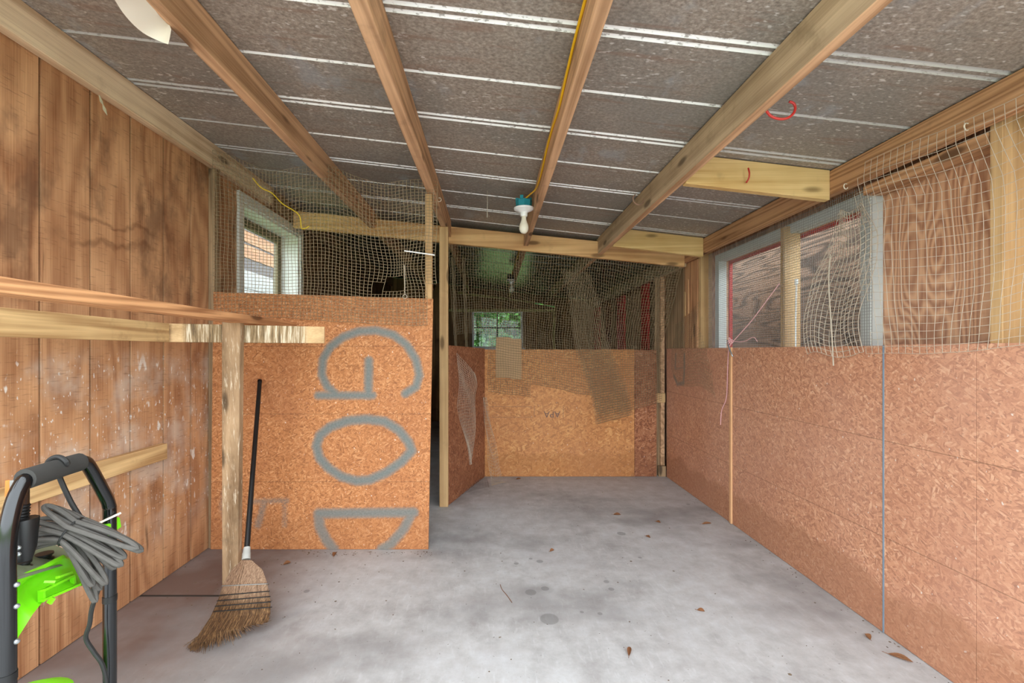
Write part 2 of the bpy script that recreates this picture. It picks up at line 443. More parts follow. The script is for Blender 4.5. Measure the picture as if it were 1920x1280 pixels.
class G:
    """collects shapes in world coordinates, then links them as one mesh object"""
    def __init__(s):
        s.v, s.f, s.mi = [], [], []
        s.cur = 0

    def add(s, vs_, fs_):
        o = len(s.v)
        s.v += [tuple(v) for v in vs_]
        s.f += [tuple(i + o for i in f) for f in fs_]
        s.mi += [s.cur] * len(fs_)
        return s

    def hexa(s, c):
        return s.add(c, [(0, 3, 2, 1), (4, 5, 6, 7), (0, 1, 5, 4), (1, 2, 6, 5), (2, 3, 7, 6), (3, 0, 4, 7)])

    def box(s, x0, x1, y0, y1, z0, z1):
        return s.hexa([(x0, y0, z0), (x1, y0, z0), (x1, y1, z0), (x0, y1, z0), (x0, y0, z1), (x1, y0, z1), (x1, y1, z1), (x0, y1, z1)])

    def bar(s, a, b, w, h, up=(0, 0, 1)):
        """box from a to b; w across, h along up"""
        a, b = Vector(a), Vector(b)
        d = (b - a).normalized()
        side = d.cross(Vector(up)).normalized() * (w / 2)
        u = side.cross(d).normalized() * (h / 2)
        return s.hexa([a - side - u, a + side - u, b + side - u, b - side - u, a - side + u, a + side + u, b + side + u, b - side + u])

    def tube(s, pts, r, sides=8, closed=False, cap=True):
        pts = [Vector(p) for p in pts]
        n = len(pts)
        rs = r if isinstance(r, (list, tuple)) else [r] * n
        rings, fs = [], []
        prev = None
        for i in range(n):
            if closed:
                t = pts[(i + 1) % n] - pts[i - 1]
            else:
                t = pts[min(i + 1, n - 1)] - pts[max(i - 1, 0)]
            t.normalize()
            if prev is None:
                ref = Vector((0, 0, 1)) if abs(t.z) < 0.9 else Vector((1, 0, 0))
                nrm = t.cross(ref).normalized()
            else:
                nrm = (prev - t * prev.dot(t))
                nrm = nrm.normalized() if nrm.length > 1e-6 else t.orthogonal().normalized()
            prev = nrm
            bi = t.cross(nrm)
            rings += [pts[i] + (nrm * math.cos(2 * math.pi * k / sides) + bi * math.sin(2 * math.pi * k / sides)) * rs[i] for k in range(sides)]
        for i in range(n if closed else n - 1):
            j = (i + 1) % n
            for k in range(sides):
                k2 = (k + 1) % sides
                fs.append((i * sides + k, i * sides + k2, j * sides + k2, j * sides + k))
        if cap and not closed:
            fs.append(tuple(range(sides - 1, -1, -1)))
            fs.append(tuple((n - 1) * sides + k for k in range(sides)))
        return s.add(rings, fs)

    def lathe(s, prof, base, axis=(0, 0, 1), sides=20):
        base, ax = Vector(base), Vector(axis).normalized()
        e1 = ax.orthogonal().normalized(); e2 = ax.cross(e1)
        vs_, fs_ = [], []
        for (r, h) in prof:
            for k in range(sides):
                a = 2 * math.pi * k / sides
                vs_.append(base + ax * h + (e1 * math.cos(a) + e2 * math.sin(a)) * max(r, 1e-5))
        for i in range(len(prof) - 1):
            for k in range(sides):
                k2 = (k + 1) % sides
                fs_.append((i * sides + k, i * sides + k2, (i + 1) * sides + k2, (i + 1) * sides + k))
        fs_.append(tuple(range(sides - 1, -1, -1)))
        fs_.append(tuple((len(prof) - 1) * sides + k for k in range(sides)))
        return s.add(vs_, fs_)

    def sheet(s, fn, nu, nv, thick=0.0, nrm=(0, 1, 0)):
        """grid surface fn(u, v); with thickness along nrm"""
        vs_ = [Vector(fn(i / nu, j / nv)) for j in range(nv + 1) for i in range(nu + 1)]
        q = lambda i, j: j * (nu + 1) + i
        fs_ = [(q(i, j), q(i + 1, j), q(i + 1, j + 1), q(i, j + 1)) for j in range(nv) for i in range(nu)]
        if thick:
            n0 = len(vs_); d = Vector(nrm) * thick
            vs_ += [v + d for v in vs_[:n0]]
            fs_ += [tuple(reversed([a + n0 for a in f])) for f in fs_[:]]
            edge = [q(i, 0) for i in range(nu)] + [q(nu, j) for j in range(nv)] + [q(i, nv) for i in range(nu, 0, -1)] + [q(0, j) for j in range(nv, 0, -1)]
            for a, b in zip(edge, edge[1:] + edge[:1]):
                fs_.append((b, a, a + n0, b + n0))
        return s.add(vs_, fs_)

    def net(s, fn, nu, nv, r=0.0013, skip=None):
        """knotted mesh of threads over the surface fn(u, v)"""
        P = [[Vector(fn(i / nu, j / nv)) for i in range(nu + 1)] for j in range(nv + 1)]
        keep = (lambda i, j: True) if skip is None else (lambda i, j: not skip(i / nu, j / nv))
        def run(pts):
            if len(pts) > 1:
                s.tube(pts, r, 3, cap=False)
        for j in range(nv + 1):
            cur = []
            for i in range(nu + 1):
                if keep(i, j): cur.append(P[j][i])
                else: run(cur); cur = []
            run(cur)
        for i in range(nu + 1):
            cur = []
            for j in range(nv + 1):
                if keep(i, j): cur.append(P[j][i])
                else: run(cur); cur = []
            run(cur)
        return s

    def obj(s, name, mats, parent=None, bevel=0.0, smooth=False, origin=None):
        me = bpy.data.meshes.new(name)
        V = np.array(s.v)
        if origin is None:
            if parent is None:
                lo, hi = V.min(0), V.max(0)
                origin = Vector(((lo[0] + hi[0]) / 2, (lo[1] + hi[1]) / 2, lo[2]))
            else:
                origin = ORG[parent.name]
        origin = Vector(origin)
        V = V - np.array(origin)
        me.from_pydata(V.tolist(), [], s.f)
        mats = mats if isinstance(mats, (list, tuple)) else [mats]
        for mm in mats:
            me.materials.append(mm)
        if len(mats) > 1:
            me.polygons.foreach_set('material_index', s.mi)
        if bevel:
            bm = bmesh.new(); bm.from_mesh(me)
            bmesh.ops.bevel(bm, geom=bm.edges[:], offset=bevel, segments=1, affect='EDGES', clamp_overlap=True)
            bm.to_mesh(me); bm.free()
        if smooth:
            me.shade_smooth()
            me.set_sharp_from_angle(angle=math.radians(40))
        me.update()
        o = bpy.data.objects.new(name, me)
        COL.objects.link(o)
        ORG[o.name] = origin
        if parent is not None:
            o.parent = parent
            o.location = origin - ORG[parent.name]
        else:
            o.location = origin
        return o

def tag(o, label=None, cat=None, group=None, kind=None):
    if label: o['label'] = label
    if cat: o['category'] = cat
    if group: o['group'] = group
    if kind: o['kind'] = kind
    return o

def thing(name, loc, label, cat, group=None):
    o = bpy.data.objects.new(name, None)
    COL.objects.link(o)
    o.empty_display_size = 0.1
    o.location = loc
    ORG[o.name] = Vector(loc)
    return tag(o, label, cat, group)

def struct(o):
    o['kind'] = 'structure'
    return o

def catmull(pts, n=6):
    pts = [Vector(p) for p in pts]
    P = [pts[0] * 2 - pts[1]] + pts + [pts[-1] * 2 - pts[-2]]
    out = []
    for i in range(1, len(P) - 2):
        for k in range(n):
            t = k / n
            a, b, c, d = P[i - 1], P[i], P[i + 1], P[i + 2]
            out.append(0.5 * ((2 * b) + (c - a) * t + (2 * a - 5 * b + 4 * c - d) * t * t + (3 * b - a - 3 * c + d) * t ** 3))
    out.append(pts[-1])
    return out

# ------------------------------------------------------------------ room shell
Y0, Y1 = 0.40, 7.6          # open front, far wall
XL, XR = -1.71, 1.655        # inner faces

fl = struct(G().box(-1.9, 1.95, Y0 - 0.1, Y1 + 0.2, -0.12, 0).obj('floor', M_CONC))
gr = struct(G().box(-30, 30, -30, 40, -0.5, -0.14).obj('ground', M_GRASS))
apron = struct(G().box(-4, 4, -6, Y0 - 0.1, -0.14, -0.03).obj('bounce_apron', M_CONC))  # unseen pale slab outside the open front, enlarged to bounce daylight onto the ceiling
G().box(XL + 0.002, -1.10, 2.172, 2.184, -0.004, 0.002).obj('joint_dirt', plain('dark_soil', srgb(52, 44, 38), 0.95), fl)

# left wall: backing with a window hole, vertical siding boards in front
WY0, WY1, WZ0, WZ1 = 3.06, 3.97, 1.42, 2.21
g = G()
g.box(-1.745, -1.722, Y0, WY0, 0, 2.43); g.box(-1.745, -1.722, WY1, Y1, 0, 2.43)
g.box(-1.745, -1.722, WY0, WY1, 0, WZ0); g.box(-1.745, -1.722, WY0, WY1, WZ1, 2.43)
wl = struct(g.obj('wall_left', M_SIDE_DARK))
edges, yb = [], 1.696 - 0.2125 * 9
while yb < Y1:
    edges.append(yb); yb += 0.2125
def siding(a, b, z0, z1):
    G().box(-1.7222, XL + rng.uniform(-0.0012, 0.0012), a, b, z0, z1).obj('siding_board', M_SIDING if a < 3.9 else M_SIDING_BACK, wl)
for a in edges:
    lo, hi = max(a + 0.005, Y0), min(a + 0.2125 - 0.005, Y1 - 0.001)
    if hi <= lo: continue
    if hi < WY0 or lo > WY1:
        siding(lo, hi, 0.003, 2.425)
    else:
        if lo < WY0: siding(lo, WY0, 0.003, 2.425)
        if hi > WY1: siding(WY1, hi, 0.003, 2.425)
        siding(max(lo, WY0), min(hi, WY1), 0.003, WZ0)
        siding(max(lo, WY0), min(hi, WY1), WZ1, 2.425)

# right wall: outer sheathing with window hole, OSB lining below
RY0, RY1, RZ0, RZ1 = 2.06, 3.36, 1.16, 1.86
g = G()
g.box(1.76, 1.775, Y0, RY0, 0, 2.04); g.box(1.76, 1.775, RY1, Y1, 0, 2.04)
g.box(1.76, 1.775, RY0, RY1, 0, RZ0); g.box(1.76, 1.775, RY0, RY1, RZ1, 2.04)
wr = struct(g.obj('wall_right', M_PLY))

def seg_dist(U, V, pts):
    best = np.full(U.shape, 9e9)
    for (x0, y0), (x1, y1) in zip(pts, pts[1:]):
        dx, dy = x1 - x0, y1 - y0
        L = dx * dx + dy * dy + 1e-12
        t = np.clip(((U - x0) * dx + (V - y0) * dy) / L, 0, 1)
        best = np.minimum(best, np.hypot(U - x0 - t * dx, V - y0 - t * dy))
    return best

def painted(o, uv, strokes, soft):
    """spray paint as a point attribute: strokes = (points, half width, strength)"""
    U, V = uv[:, 0], uv[:, 1]
    mask = np.zeros(len(U))
    for pts, r, st in strokes:
        d = seg_dist(U, V, pts)
        t = np.clip((r + soft - d) / (2 * soft), 0, 1)
        mask = np.maximum(mask, t * t * (3 - 2 * t) * st)
    at = o.data.attributes.new('paint', 'FLOAT', 'POINT')
    at.data.foreach_set('value', mask.astype(np.float32))

# OSB lining panels on the right wall
G().box(XR, XR + 0.011, 1.895, 3.078, 0.002, 1.213).obj('osb_panel', M_OSB_RIGHT, wr, 0.0008)
G().box(XR, XR + 0.011, 1.5325, 1.889, 0.002, 1.216).obj('osb_panel', M_OSB_RIGHT, wr, 0.0008)
G().box(XR, XR + 0.011, 0.675, 1.5305, 0.002, 1.216).obj('osb_panel', M_OSB_RIGHT, wr, 0.0008)
G().box(XR, XR + 0.011, Y0, 0.671, 0.002, 1.214).obj('osb_panel', M_OSB_RIGHT, wr, 0.0008)
g = G().sheet(lambda u, v: (XR, 3.10 + u * 1.14, 0.002 + v * 1.211), 114, 121, 0.011, (1, 0, 0))
o = g.obj('osb_panel', M_OSB_RIGHT, wr)
uv = np.array([(v[1], v[2]) for v in g.v])
def rw(x, y):
    Y = FPX * XR / (x - VX); return (Y, EYE + (VY - y) * Y / FPX)
painted(o, uv, [([rw(1267, 664), rw(1266, 690)], .018, .7), ([rw(1283, 664), rw(1283, 700), rw(1281, 718)], .02, .75),
                ([rw(1266, 692), rw(1283, 688)], .012, .6), ([rw(1264, 705), rw(1270, 720), rw(1282, 718)], .022, .7),
                ([rw(1336, 692), rw(1335, 735)], .012, .35)], .018)
G().box(XR - 0.012, XR, 3.078, 3.10, 0.003, 1.216).obj('batten', M_BATTEN, wr, 0.001)
G().box(XR - 0.003, XR + 0.006, 1.8892, 1.8948, 0.003, 1.214).obj('seam_strip', M_BLUE, wr)
tag(wr.children[-1], 'thin blue painted seam strip between two boards')

# studs of the right wall
def stud(y0, y1, z0=0.0, z1=2.03, mat=None, x0=1.667, x1=1.759):
    return G().box(x0, x1, y0, y1, z0, z1).obj('stud', mat or M_STUD, wr, 0.002)
stud(1.462, 1.50); stud(0.6, 0.638); stud(3.575, 3.613)
stud(2.55, 2.588, 0, 1.90, M_STUD)
stud(4.6, 4.638, 0, 2.03, M_STUD_GREY); stud(5.3, 5.338, 0, 2.03, M_STUD_GREY); stud(6.2, 6.238, 0, 2.03, M_STUD_GREY)
G().box(1.660, 1.675, 3.62, 3.86, 1.215, 1.935).obj('lining_board', wood('knotty_board', srgb(150, 92, 52), srgb(214, 158, 104), 'Z', 40, 1.2, 0.15), wr, 0.001)
G().box(1.655, 1.667, 3.865, 4.26, 1.216, 1.935).obj('lining_board', M_STUD_GREY, wr, 0.001)
G().box(1.662, 1.756, 1.505, 2.005, 1.885, 1.925).obj('blocking', M_LEDGER, wr, 0.001)

# far wall with window
BX0, BX1, BZ0, BZ1 = -0.31, 0.505, 1.24, 1.87
g = G()
def farpiece(x0, x1, z0, drop=0.003):
    za, zb = roofz(x0) - drop, roofz(x1) - drop
    g.hexa([(x0, Y1, z0), (x1, Y1, z0), (x1, Y1 + .02, z0), (x0, Y1 + .02, z0), (x0, Y1, za), (x1, Y1, zb), (x1, Y1 + .02, zb), (x0, Y1 + .02, za)])
farpiece(-1.75, BX0, 0); farpiece(BX1, 0.715, 0); farpiece(BX0, BX1, BZ1); farpiece(1.075, 1.78, 0)
g.box(BX0, BX1, Y1, Y1 + 0.02, 0, BZ0)
g.hexa([(.715, Y1, 0), (1.075, Y1, 0), (1.075, Y1 + .02, 0), (.715, Y1 + .02, 0), (.715, Y1, 1.998), (1.075, Y1, 1.930), (1.075, Y1 + .02, 1.930), (.715, Y1 + .02, 1.998)])
g.hexa([(.715, Y1, 2.018), (1.075, Y1, 1.948), (1.075, Y1 + .02, 1.948), (.715, Y1 + .02, 2.018), (.715, Y1, roofz(.715) - .003), (1.075, Y1, roofz(1.075) - .003), (1.075, Y1 + .02, roofz(1.075) - .003), (.715, Y1 + .02, roofz(.715) - .003)])
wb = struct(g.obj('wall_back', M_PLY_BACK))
G().hexa([PX(858, 551, 7.59), PX(1004, 569, 7.59), PX(1004, 569, 7.55), PX(858, 551, 7.55),
          PX(858, 546, 7.59), PX(1004, 566, 7.59), PX(1004, 566, 7.55), PX(858, 546, 7.55)]).obj('rail', M_TRIM_GREEN, wb)
G().box(-0.75, 1.07, 7.555, 7.598, 1.855, 1.90).obj('rail', M_TRIM_GREEN, wb, 0.002)
G().box(1.03, 1.07, 7.555, 7.598, 0.003, 1.853).obj('stud', M_TRIM_GREEN, wb, 0.002)
G().box(0.53, 0.575, 7.555, 7.598, 0.003, 1.853).obj('stud', M_STUD_GREY, wb, 0.002)
G().box(-0.38, -0.335, 7.555, 7.598, 0.003, 1.853).obj('stud', M_STUD_GREY, wb, 0.002)

# windows -------------------------------------------------
def frame(name, parent, mat, ax, c0, c1, a0, a1, z0, z1, w, bottom=True):
    """rectangular frame; ax = 'x' wall normal along x (a = y), 'y' wall normal along y (a = x)"""
    out = []
    def bx(p0, p1, q0, q1):
        g_ = G()
        if ax == 'x': g_.box(c0, c1, p0, p1, q0, q1)
        else: g_.box(p0, p1, c0, c1, q0, q1)
        out.append(g_.obj(name, mat, parent, 0.0015))
    bx(a0, a1, z1 - w, z1)
    bx(a0, a0 + w, z0, z1 - w); bx(a1 - w, a1, z0, z1 - w)
    if bottom: bx(a0 + w, a1 - w, z0, z0 + w)
    return out

def struct_empty(name, loc):
    o = bpy.data.objects.new(name, None); COL.objects.link(o); o.location = loc
    ORG[o.name] = Vector(loc); return struct(o)

w1 = struct_empty('window_1', (-1.72, 3.5, WZ0))
frame('casing', w1, M_FRAME_W, 'x', -1.709, -1.690, 3.0, 4.03, 1.36, 2.27, 0.062)
frame('jamb', w1, M_FRAME_W, 'x', -1.86, -1.7095, WY0, WY1, WZ0, WZ1, 0.018)
frame('sash_stile', w1, M_FRAME_O, 'x', -1.90, -1.861, 3.03, 4.0, 1.40, 2.23, 0.10)
g = G()
for k in range(60):
    yy = 3.14 + k * 0.0127
    if yy < 3.9: g.box(-1.882, -1.881, yy, yy + 0.0012, 1.50, 2.13)
g.obj('insect_screen', M_WIRE, w1)

w2 = struct_empty('window_2', (0.1, 7.61, BZ0))
frame('window_frame', w2, M_FRAME_W, 'y', 7.585, 7.63, BX0 - 0.02, BX1 + 0.02, BZ0, BZ1, 0.03)
G().box(0.082, 0.106, 7.60, 7.625, BZ0 + 0.03, BZ1 - 0.03).obj('muntin', M_BLACK, w2)
G().box(BX0 + 0.01, BX1 - 0.01, 7.601, 7.624, 1.575, 1.597).obj('muntin', M_BLACK, w2)
G().box(BX0 - 0.05, BX1 + 0.05, 7.54, 7.60, BZ0 - 0.03, BZ0 - 0.001).obj('window_sill', M_FRAME_W, w2)
for (a, b) in ((BX0 + 0.01, 0.082), (0.106, BX1 - 0.01)):
    for (c_, d_) in ((BZ0 + 0.03, 1.575), (1.597, BZ1 - 0.03)):
        G().box(a, b, 7.611, 7.614, c_, d_).obj('pane', M_GLASS, w2)

w3 = struct_empty('window_3', (1.74, 2.7, RZ0))
for o in frame('window_frame', w3, M_FRAME_G, 'x', 1.70, 1.759, 2.012, 3.41, 1.13, 1.915, 0.055): pass
frame('red_trim', w3, M_RED, 'x', 1.776, 1.80, RY0 - .02, RY1 + .02, RZ0, RZ1 + 0.015, 0.032)
ob_ = G().box(2.25, 2.27, 1.6, 6.2, -0.14, 2.008).obj('weathered_board', M_PLY_HZ)
tag(ob_, 'weathered plywood sheet with wavy horizontal grain behind the screened window', 'board')

# ceiling: crimped metal sheets
ceil = struct_empty('ceiling', (0, 3.6, 2.2))
def crimp_profile(y0, y1):
    """(y, lift, bright) points from lap to lap"""
    pts = []
    def vee(c_, w=0.0095, h=0.013):
        pts.extend([(c_ - w, 0), (c_ - 0.002, h), (c_ + 0.002, h), (c_ + w, 0)])
    pts.append((y0, 0)); vee(y0 + 0.017); vee((y0 + y1) / 2, 0.0085); vee(y1 - 0.017); pts.append((y1, 0))
    return pts
k = -1
while True:
    a = 1.417 + 0.65 * k
    if a > Y1 + 0.1: break
    b = a + 0.6495
    pr = crimp_profile(a, b)
    g = G()
    xs_ = [-1.82, 1.80]
    for (p, q) in zip(pr, pr[1:]):
        g.cur = 1 if (p[1] > 0 or q[1] > 0) else 0
        z0_, z1_ = roofz(xs_[0]), roofz(xs_[1])
        g.add([(xs_[0], p[0], z0_ + p[1]), (xs_[1], p[0], z1_ + p[1]), (xs_[1], q[0], z1_ + q[1]), (xs_[0], q[0], z0_ + q[1]),
               (xs_[0], p[0], z0_ + p[1] + .002), (xs_[1], p[0], z1_ + p[1] + .002), (xs_[1], q[0], z1_ + q[1] + .002), (xs_[0], q[0], z0_ + q[1] + .002)],
              [(0, 3, 2, 1), (4, 5, 6, 7)])
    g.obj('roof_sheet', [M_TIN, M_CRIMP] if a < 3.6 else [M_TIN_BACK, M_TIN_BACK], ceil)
    k += 1

# ------------------------------------------------------------------ roof timbers
def purlin(x0, x1, y0, y1, mat, label, group='roof purlins'):
    t = roofz(x1) - 0.001
    o = G().box(x0, x1, y0, y1, t - 0.14, t).obj('roof_purlin', mat, bevel=0.003)
    if mat is M_PURLIN_PALE:
        o.data.materials.append(M_PURLIN)
        for pl in o.data.polygons:
            if pl.normal.z < -0.5: pl.material_index = 1
    return tag(o, label, 'beam', group)
purlin(-1.022, -0.975, Y0, 3.748, M_PURLIN, 'brown roof purlin second from the left wall, cream paper tacked to it')
purlin(-0.392, -0.340, Y0, 3.748, M_PURLIN, 'split brown roof purlin ending above the tall narrow post')
purlin(0.267, 0.305, Y0, 3.748, M_PURLIN, 'brown roof purlin with the yellow cable running along its side')
purlin(0.888, 0.926, Y0, 3.748, M_PURLIN_PALE, 'greyish roof purlin with the big red hook')
gp = 'roof purlins of the back room'
purlin(-1.022, -0.975, 3.792, 7.55, M_PURLIN, 'dark back room purlin behind the netting over the lettered board', gp)
purlin(-0.392, -0.350, 3.792, 7.55, M_PURLIN, 'back room purlin left of the far bulb', gp)
purlin(0.267, 0.305, 3.792, 7.55, M_PURLIN, 'back room purlin beside the far bulb', gp)
purlin(0.888, 0.926, 3.792, 7.55, M_PURLIN_PALE, 'pale back room purlin right of the far bulb', gp)
o = G().box(1.617, XR - 0.001, Y0, 3.80, 1.935, roofz(XR) - 0.001).obj('ledger_beam', M_LEDGER, bevel=0.003)
tag(o, 'amber ledger beam along the top of the right wall with white cup hooks', 'beam')
o = G().box(1.617, XR - 0.001, 3.802, 7.55, 1.905, roofz(XR) - 0.001).obj('ledger_beam', M_PURLIN_PALE, bevel=0.003)
tag(o, 'grey ledger beam on the right wall of the back room', 'beam')
o = G().box(XL + 0.001, -1.665, Y0, 3.40, 2.296, roofz(-1.665) - 0.001).obj('top_plate', M_PLATE, bevel=0.004)
tag(o, 'pale weathered plate along the top of the left wall', 'beam')
o = G().box(XL + 0.001, -1.675, 3.402, 7.58, 2.29, roofz(-1.675) - 0.001).obj('top_plate', M_STUD_GREY, bevel=0.003)
tag(o, 'greenish plate continuing along the left wall beyond the netting', 'beam')
bb = lambda x: EYE + 0.905 - 0.1 * (x + 0.36)
xa, xb = -1.664, 1.616
o = G().hexa([(xa, 3.75, bb(xa)), (xb, 3.75, bb(xb)), (xb, 3.79, bb(xb)), (xa, 3.79, bb(xa)),
              (xa, 3.75, bb(xa) + .14), (xb, 3.75, bb(xb) + .14), (xb, 3.79, bb(xb) + .14), (xa, 3.79, bb(xa) + .14)]).obj('cross_beam', M_BEAM, bevel=0.003)
tag(o, 'long orange cross beam spanning the shed below the roof', 'beam')
def block(y, x0, x1, label, h=0.142):
    za, zb = roofz(x0) - 0.004, roofz(x1) - 0.004
    o = G().hexa([(x0, y, za - h), (x1, y, zb - h), (x1, y + .038, zb - h), (x0, y + .038, za - h),
                  (x0, y, za), (x1, y, zb), (x1, y + .038, zb), (x0, y + .038, za)]).obj('blocking', M_BLOCK, bevel=0.002)
    return tag(o, label, 'beam', 'yellow blocking pieces')
block(2.14, 0.928, 1.616, 'yellow blocking board with a small red hook on its face')
block(3.42, 0.928, 1.616, 'yellow blocking board just in front of the cross beam')

# ------------------------------------------------------------------ partition and door board
DY = 2.687
g = G().sheet(lambda u, v: ((lambda a, b: a.lerp(b, v))(PX(395 + u * 408, 1029.5, DY), PX(400 + u * 412, 547 + u * 13, DY))), 164, 190, 0.012, (0, 1, 0))
door = g.obj('lettered_board', M_OSB_DOOR)
tag(door, 'tall orange strand board with large grey sprayed letters, bottom edge on the floor', 'board')
cp = lambda L: [(380 + x / 2.4625, 540 + y / 2.4625) for x, y in L]
uv = np.array([((v[0]) * FPX / DY + VX, VY - (v[2] - EYE) * FPX / DY) for v in g.v])
ST = [(cp([(935, 487), (985, 455), (1000, 400), (985, 330), (940, 260), (880, 215), (800, 195), (720, 200), (650, 225), (590, 270), (555, 330), (550, 400), (575, 455), (615, 490)]), 8.5, 1),
      (cp([(532, 495), (785, 495)]), 8, 1), (cp([(765, 495), (767, 335)]), 9, 1),
      (cp([(755, 605), (840, 615), (905, 655), (950, 710), (966, 750), (920, 800), (850, 850), (770, 885), (710, 890), (640, 870), (580, 830), (540, 785), (525, 730), (540, 680), (590, 640), (670, 612), (755, 605)]), 9.5, 1),
      (cp([(535, 1040), (975, 1035)]), 10, .95), (cp([(965, 1040), (930, 1110), (870, 1180), (825, 1206)]), 10, .9),
      (cp([(535, 1040), (540, 1100), (570, 1160), (605, 1206)]), 11, .85),
      (cp([(100, 940), (90, 1010), (105, 1070)]), 9, .5), (cp([(235, 985), (390, 980)]), 7, .6), (cp([(285, 985), (255, 1095)]), 9, .6), (cp([(378, 985), (378, 1095)]), 8, .5)]
painted(door, uv, ST, 7.5)

o = G().box(*(PX(797, 0, 2.702).x, PX(810, 0, 2.702).x), 2.701, 2.739, PX(0, 561, 2.70).z, roofz(-0.35) - 0.145).obj('door_stud', M_STUD, bevel=0.002)
tag(o, 'short yellow stud standing above the top right corner of the lettered board', 'post')
o = G().box(-0.400, -0.333, 3.42, 3.458, 0.0, roofz(-0.36) - 0.145).obj('post', M_STUD, bevel=0.003)
tag(o, 'tall narrow yellow post on the floor at the doorway edge', 'post')
o = G().box(XL + 0.001, -1.672, 2.702, 2.75, 0.0, 2.29).obj('corner_post', M_STUD_GREY, bevel=0.002)
tag(o, 'dark grey post in the corner between siding and lettered board', 'post')

part = thing('low_partition', (0.6, 4.2, 0), 'low amber strand board partition closing off the back room', 'partition')
a0, a1 = Vector((-0.331, 3.462, 0)), Vector((-0.066, 4.24, 0))
g = G().hexa([a0 + Vector((0, 0, .002)), a1 + Vector((0, 0, .002)), a1 + Vector((-.012, .004, .002)), a0 + Vector((-.012, .004, .002)),
              a0 + Vector((0, 0, 1.235)), a1 + Vector((0, 0, 1.215)), a1 + Vector((-.012, .004, 1.215)), a0 + Vector((-.012, .004, 1.235))])
tag(g.obj('angled_panel', M_OSB_ANGLE, part), 'browner panel set at an angle')
G().box(-0.066, 1.352, 4.245, 4.257, 0.002, 1.206).obj('osb_panel', M_OSB_BACK, part, 0.0008)
G().box(1.354, 1.562, 4.246, 4.258, 0.002, 1.202).obj('osb_panel', M_OSB_ANGLE, part, 0.0008)
G().box(-0.066, 1.56, 4.258, 4.296, 1.10, 1.188).obj('back_rail', M_STUD_GREY, part)
# faint upside-down mill stamp
def text_mesh(name, body, size, mat, parent, loc, rot):
    cu = bpy.data.curves.new(name, 'FONT'); cu.body = body; cu.size = size; cu.extrude = 0.0003
    cu.align_x = 'CENTER'; cu.align_y = 'CENTER'
    tmp = bpy.data.objects.new(name, cu); COL.objects.link(tmp)
    dg = bpy.context.evaluated_depsgraph_get()
    me = bpy.data.meshes.new_from_object(tmp.evaluated_get(dg))
    bpy.data.objects.remove(tmp)
    me.materials.clear(); me.materials.append(mat)
    o = bpy.data.objects.new(name, me); COL.objects.link(o)
    o.rotation_euler = rot
    o.parent = parent; o.location = Vector(loc) - ORG[parent.name]
    ORG[o.name] = Vector(loc)
    return o
cst = PX(1035, 776, 4.243)
text_mesh('mill_stamp', 'APA', 0.085, M_MARK, part, cst, (math.pi / 2, math.pi, 0))
g = G()
for (p, q) in (((918, 762), (997, 762)), ((918, 782), (997, 782))):
    A, B = PX(*p, 4.2445), PX(*q, 4.2445)
    g.box(A.x, B.x, 4.2435, 4.2449, A.z - 0.0012, A.z + 0.0012)
A = PX(1002, 760, 4.2445); B = PX(1056, 760, 4.2445)
for q in (A, B):
    g.box(q.x - .0015, q.x + .0015, 4.2435, 4.2449, q.z - 0.11, q.z)
g.obj('stamp_lines', M_MARK, part)

# right-hand corner framing
o = G().box(1.565, 1.612, 4.30, 4.345, 0, 1.90).obj('corner_stud', M_STUD_GREY, bevel=0.002)
tag(o, 'weathered stud in the corner where the partition meets the right wall', 'post')
o = G().box(1.614, 1.653, 4.28, 4.37, 0, 1.90).obj('corner_stud', M_PURLIN, bevel=0.002)
tag(o, 'brown stud against the right wall behind the low partition', 'post')
o = G().box(1.565, 1.652, 4.262, 4.279, 0.70, 0.79).obj('short_rail', M_STUD, bevel=0.002)
tag(o, 'short pale rail nailed across the corner gap beside the partition', 'rail')
o = G().box(1.585, 1.652, 4.246, 4.279, 0.0, 0.10).obj('floor_block', M_STUD_GREY, bevel=0.003)
tag(o, 'small grey wood block on the floor in the right corner', 'block')
for (x, y0, y1, mt, lb) in ((1290, 524, 588, M_BATTEN, 'thin orange wood sliver hanging beside the corner framing'), (1284, 548, 592, M_STUD, 'short pale wood sliver hanging beside the corner framing')):
    Y = 1.647 * FPX / (x - VX)
    A, B = PX(x, y0, Y), PX(x, y1, Y)
    o = G().hexa([(1.645, Y - .013, B.z), (1.653, Y - .013, B.z), (1.653, Y + .013, B.z - .01), (1.645, Y + .013, B.z - .01),
                  (1.647, Y - .010, A.z), (1.652, Y - .010, A.z), (1.652, Y + .012, A.z + .008), (1.647, Y + .012, A.z + .008)]).obj('wood_sliver', mt)
    tag(o, lb, 'splinter')
# red boards in the back room
for (y0, y1, z0, z1, lb) in ((4.66, 4.86, 0.6, 1.90, 'nearest of the red boards on the right wall of the back room'),
                             (5.50, 5.80, 0.6, 1.88, 'middle red board on the right wall of the back room'),
                             (6.75, 7.1, 0.6, 1.86, 'farthest red board on the right wall of the back room')):
    o = G().box(1.62, 1.645, y0, y1, z0, z1).obj('red_board', M_RED, bevel=0.002)
    tag(o, lb, 'board', 'red boards of the back room')
    G().box(1.645, 1.758, (y0 + y1) / 2 - .02, (y0 + y1) / 2 + .02, z0, z1).obj('mounting_batten', M_STUD_GREY, o)
o = thing('storage_tub', (0.05, 7.35, 0), 'blue tub on a stand below the back room window', 'tub')
G().lathe([(0.20, 0.86), (0.24, 1.17), (0.255, 1.175), (0.255, 1.195), (0.235, 1.195), (0.19, 0.88)], (0.05, 7.27, 0), sides=24).obj('tub_body', M_TARP, o, smooth=True)
G().box(-0.2, 0.3, 7.05, 7.49, 0.82, 0.86).obj('stand_top', M_STUD_GREY, o)
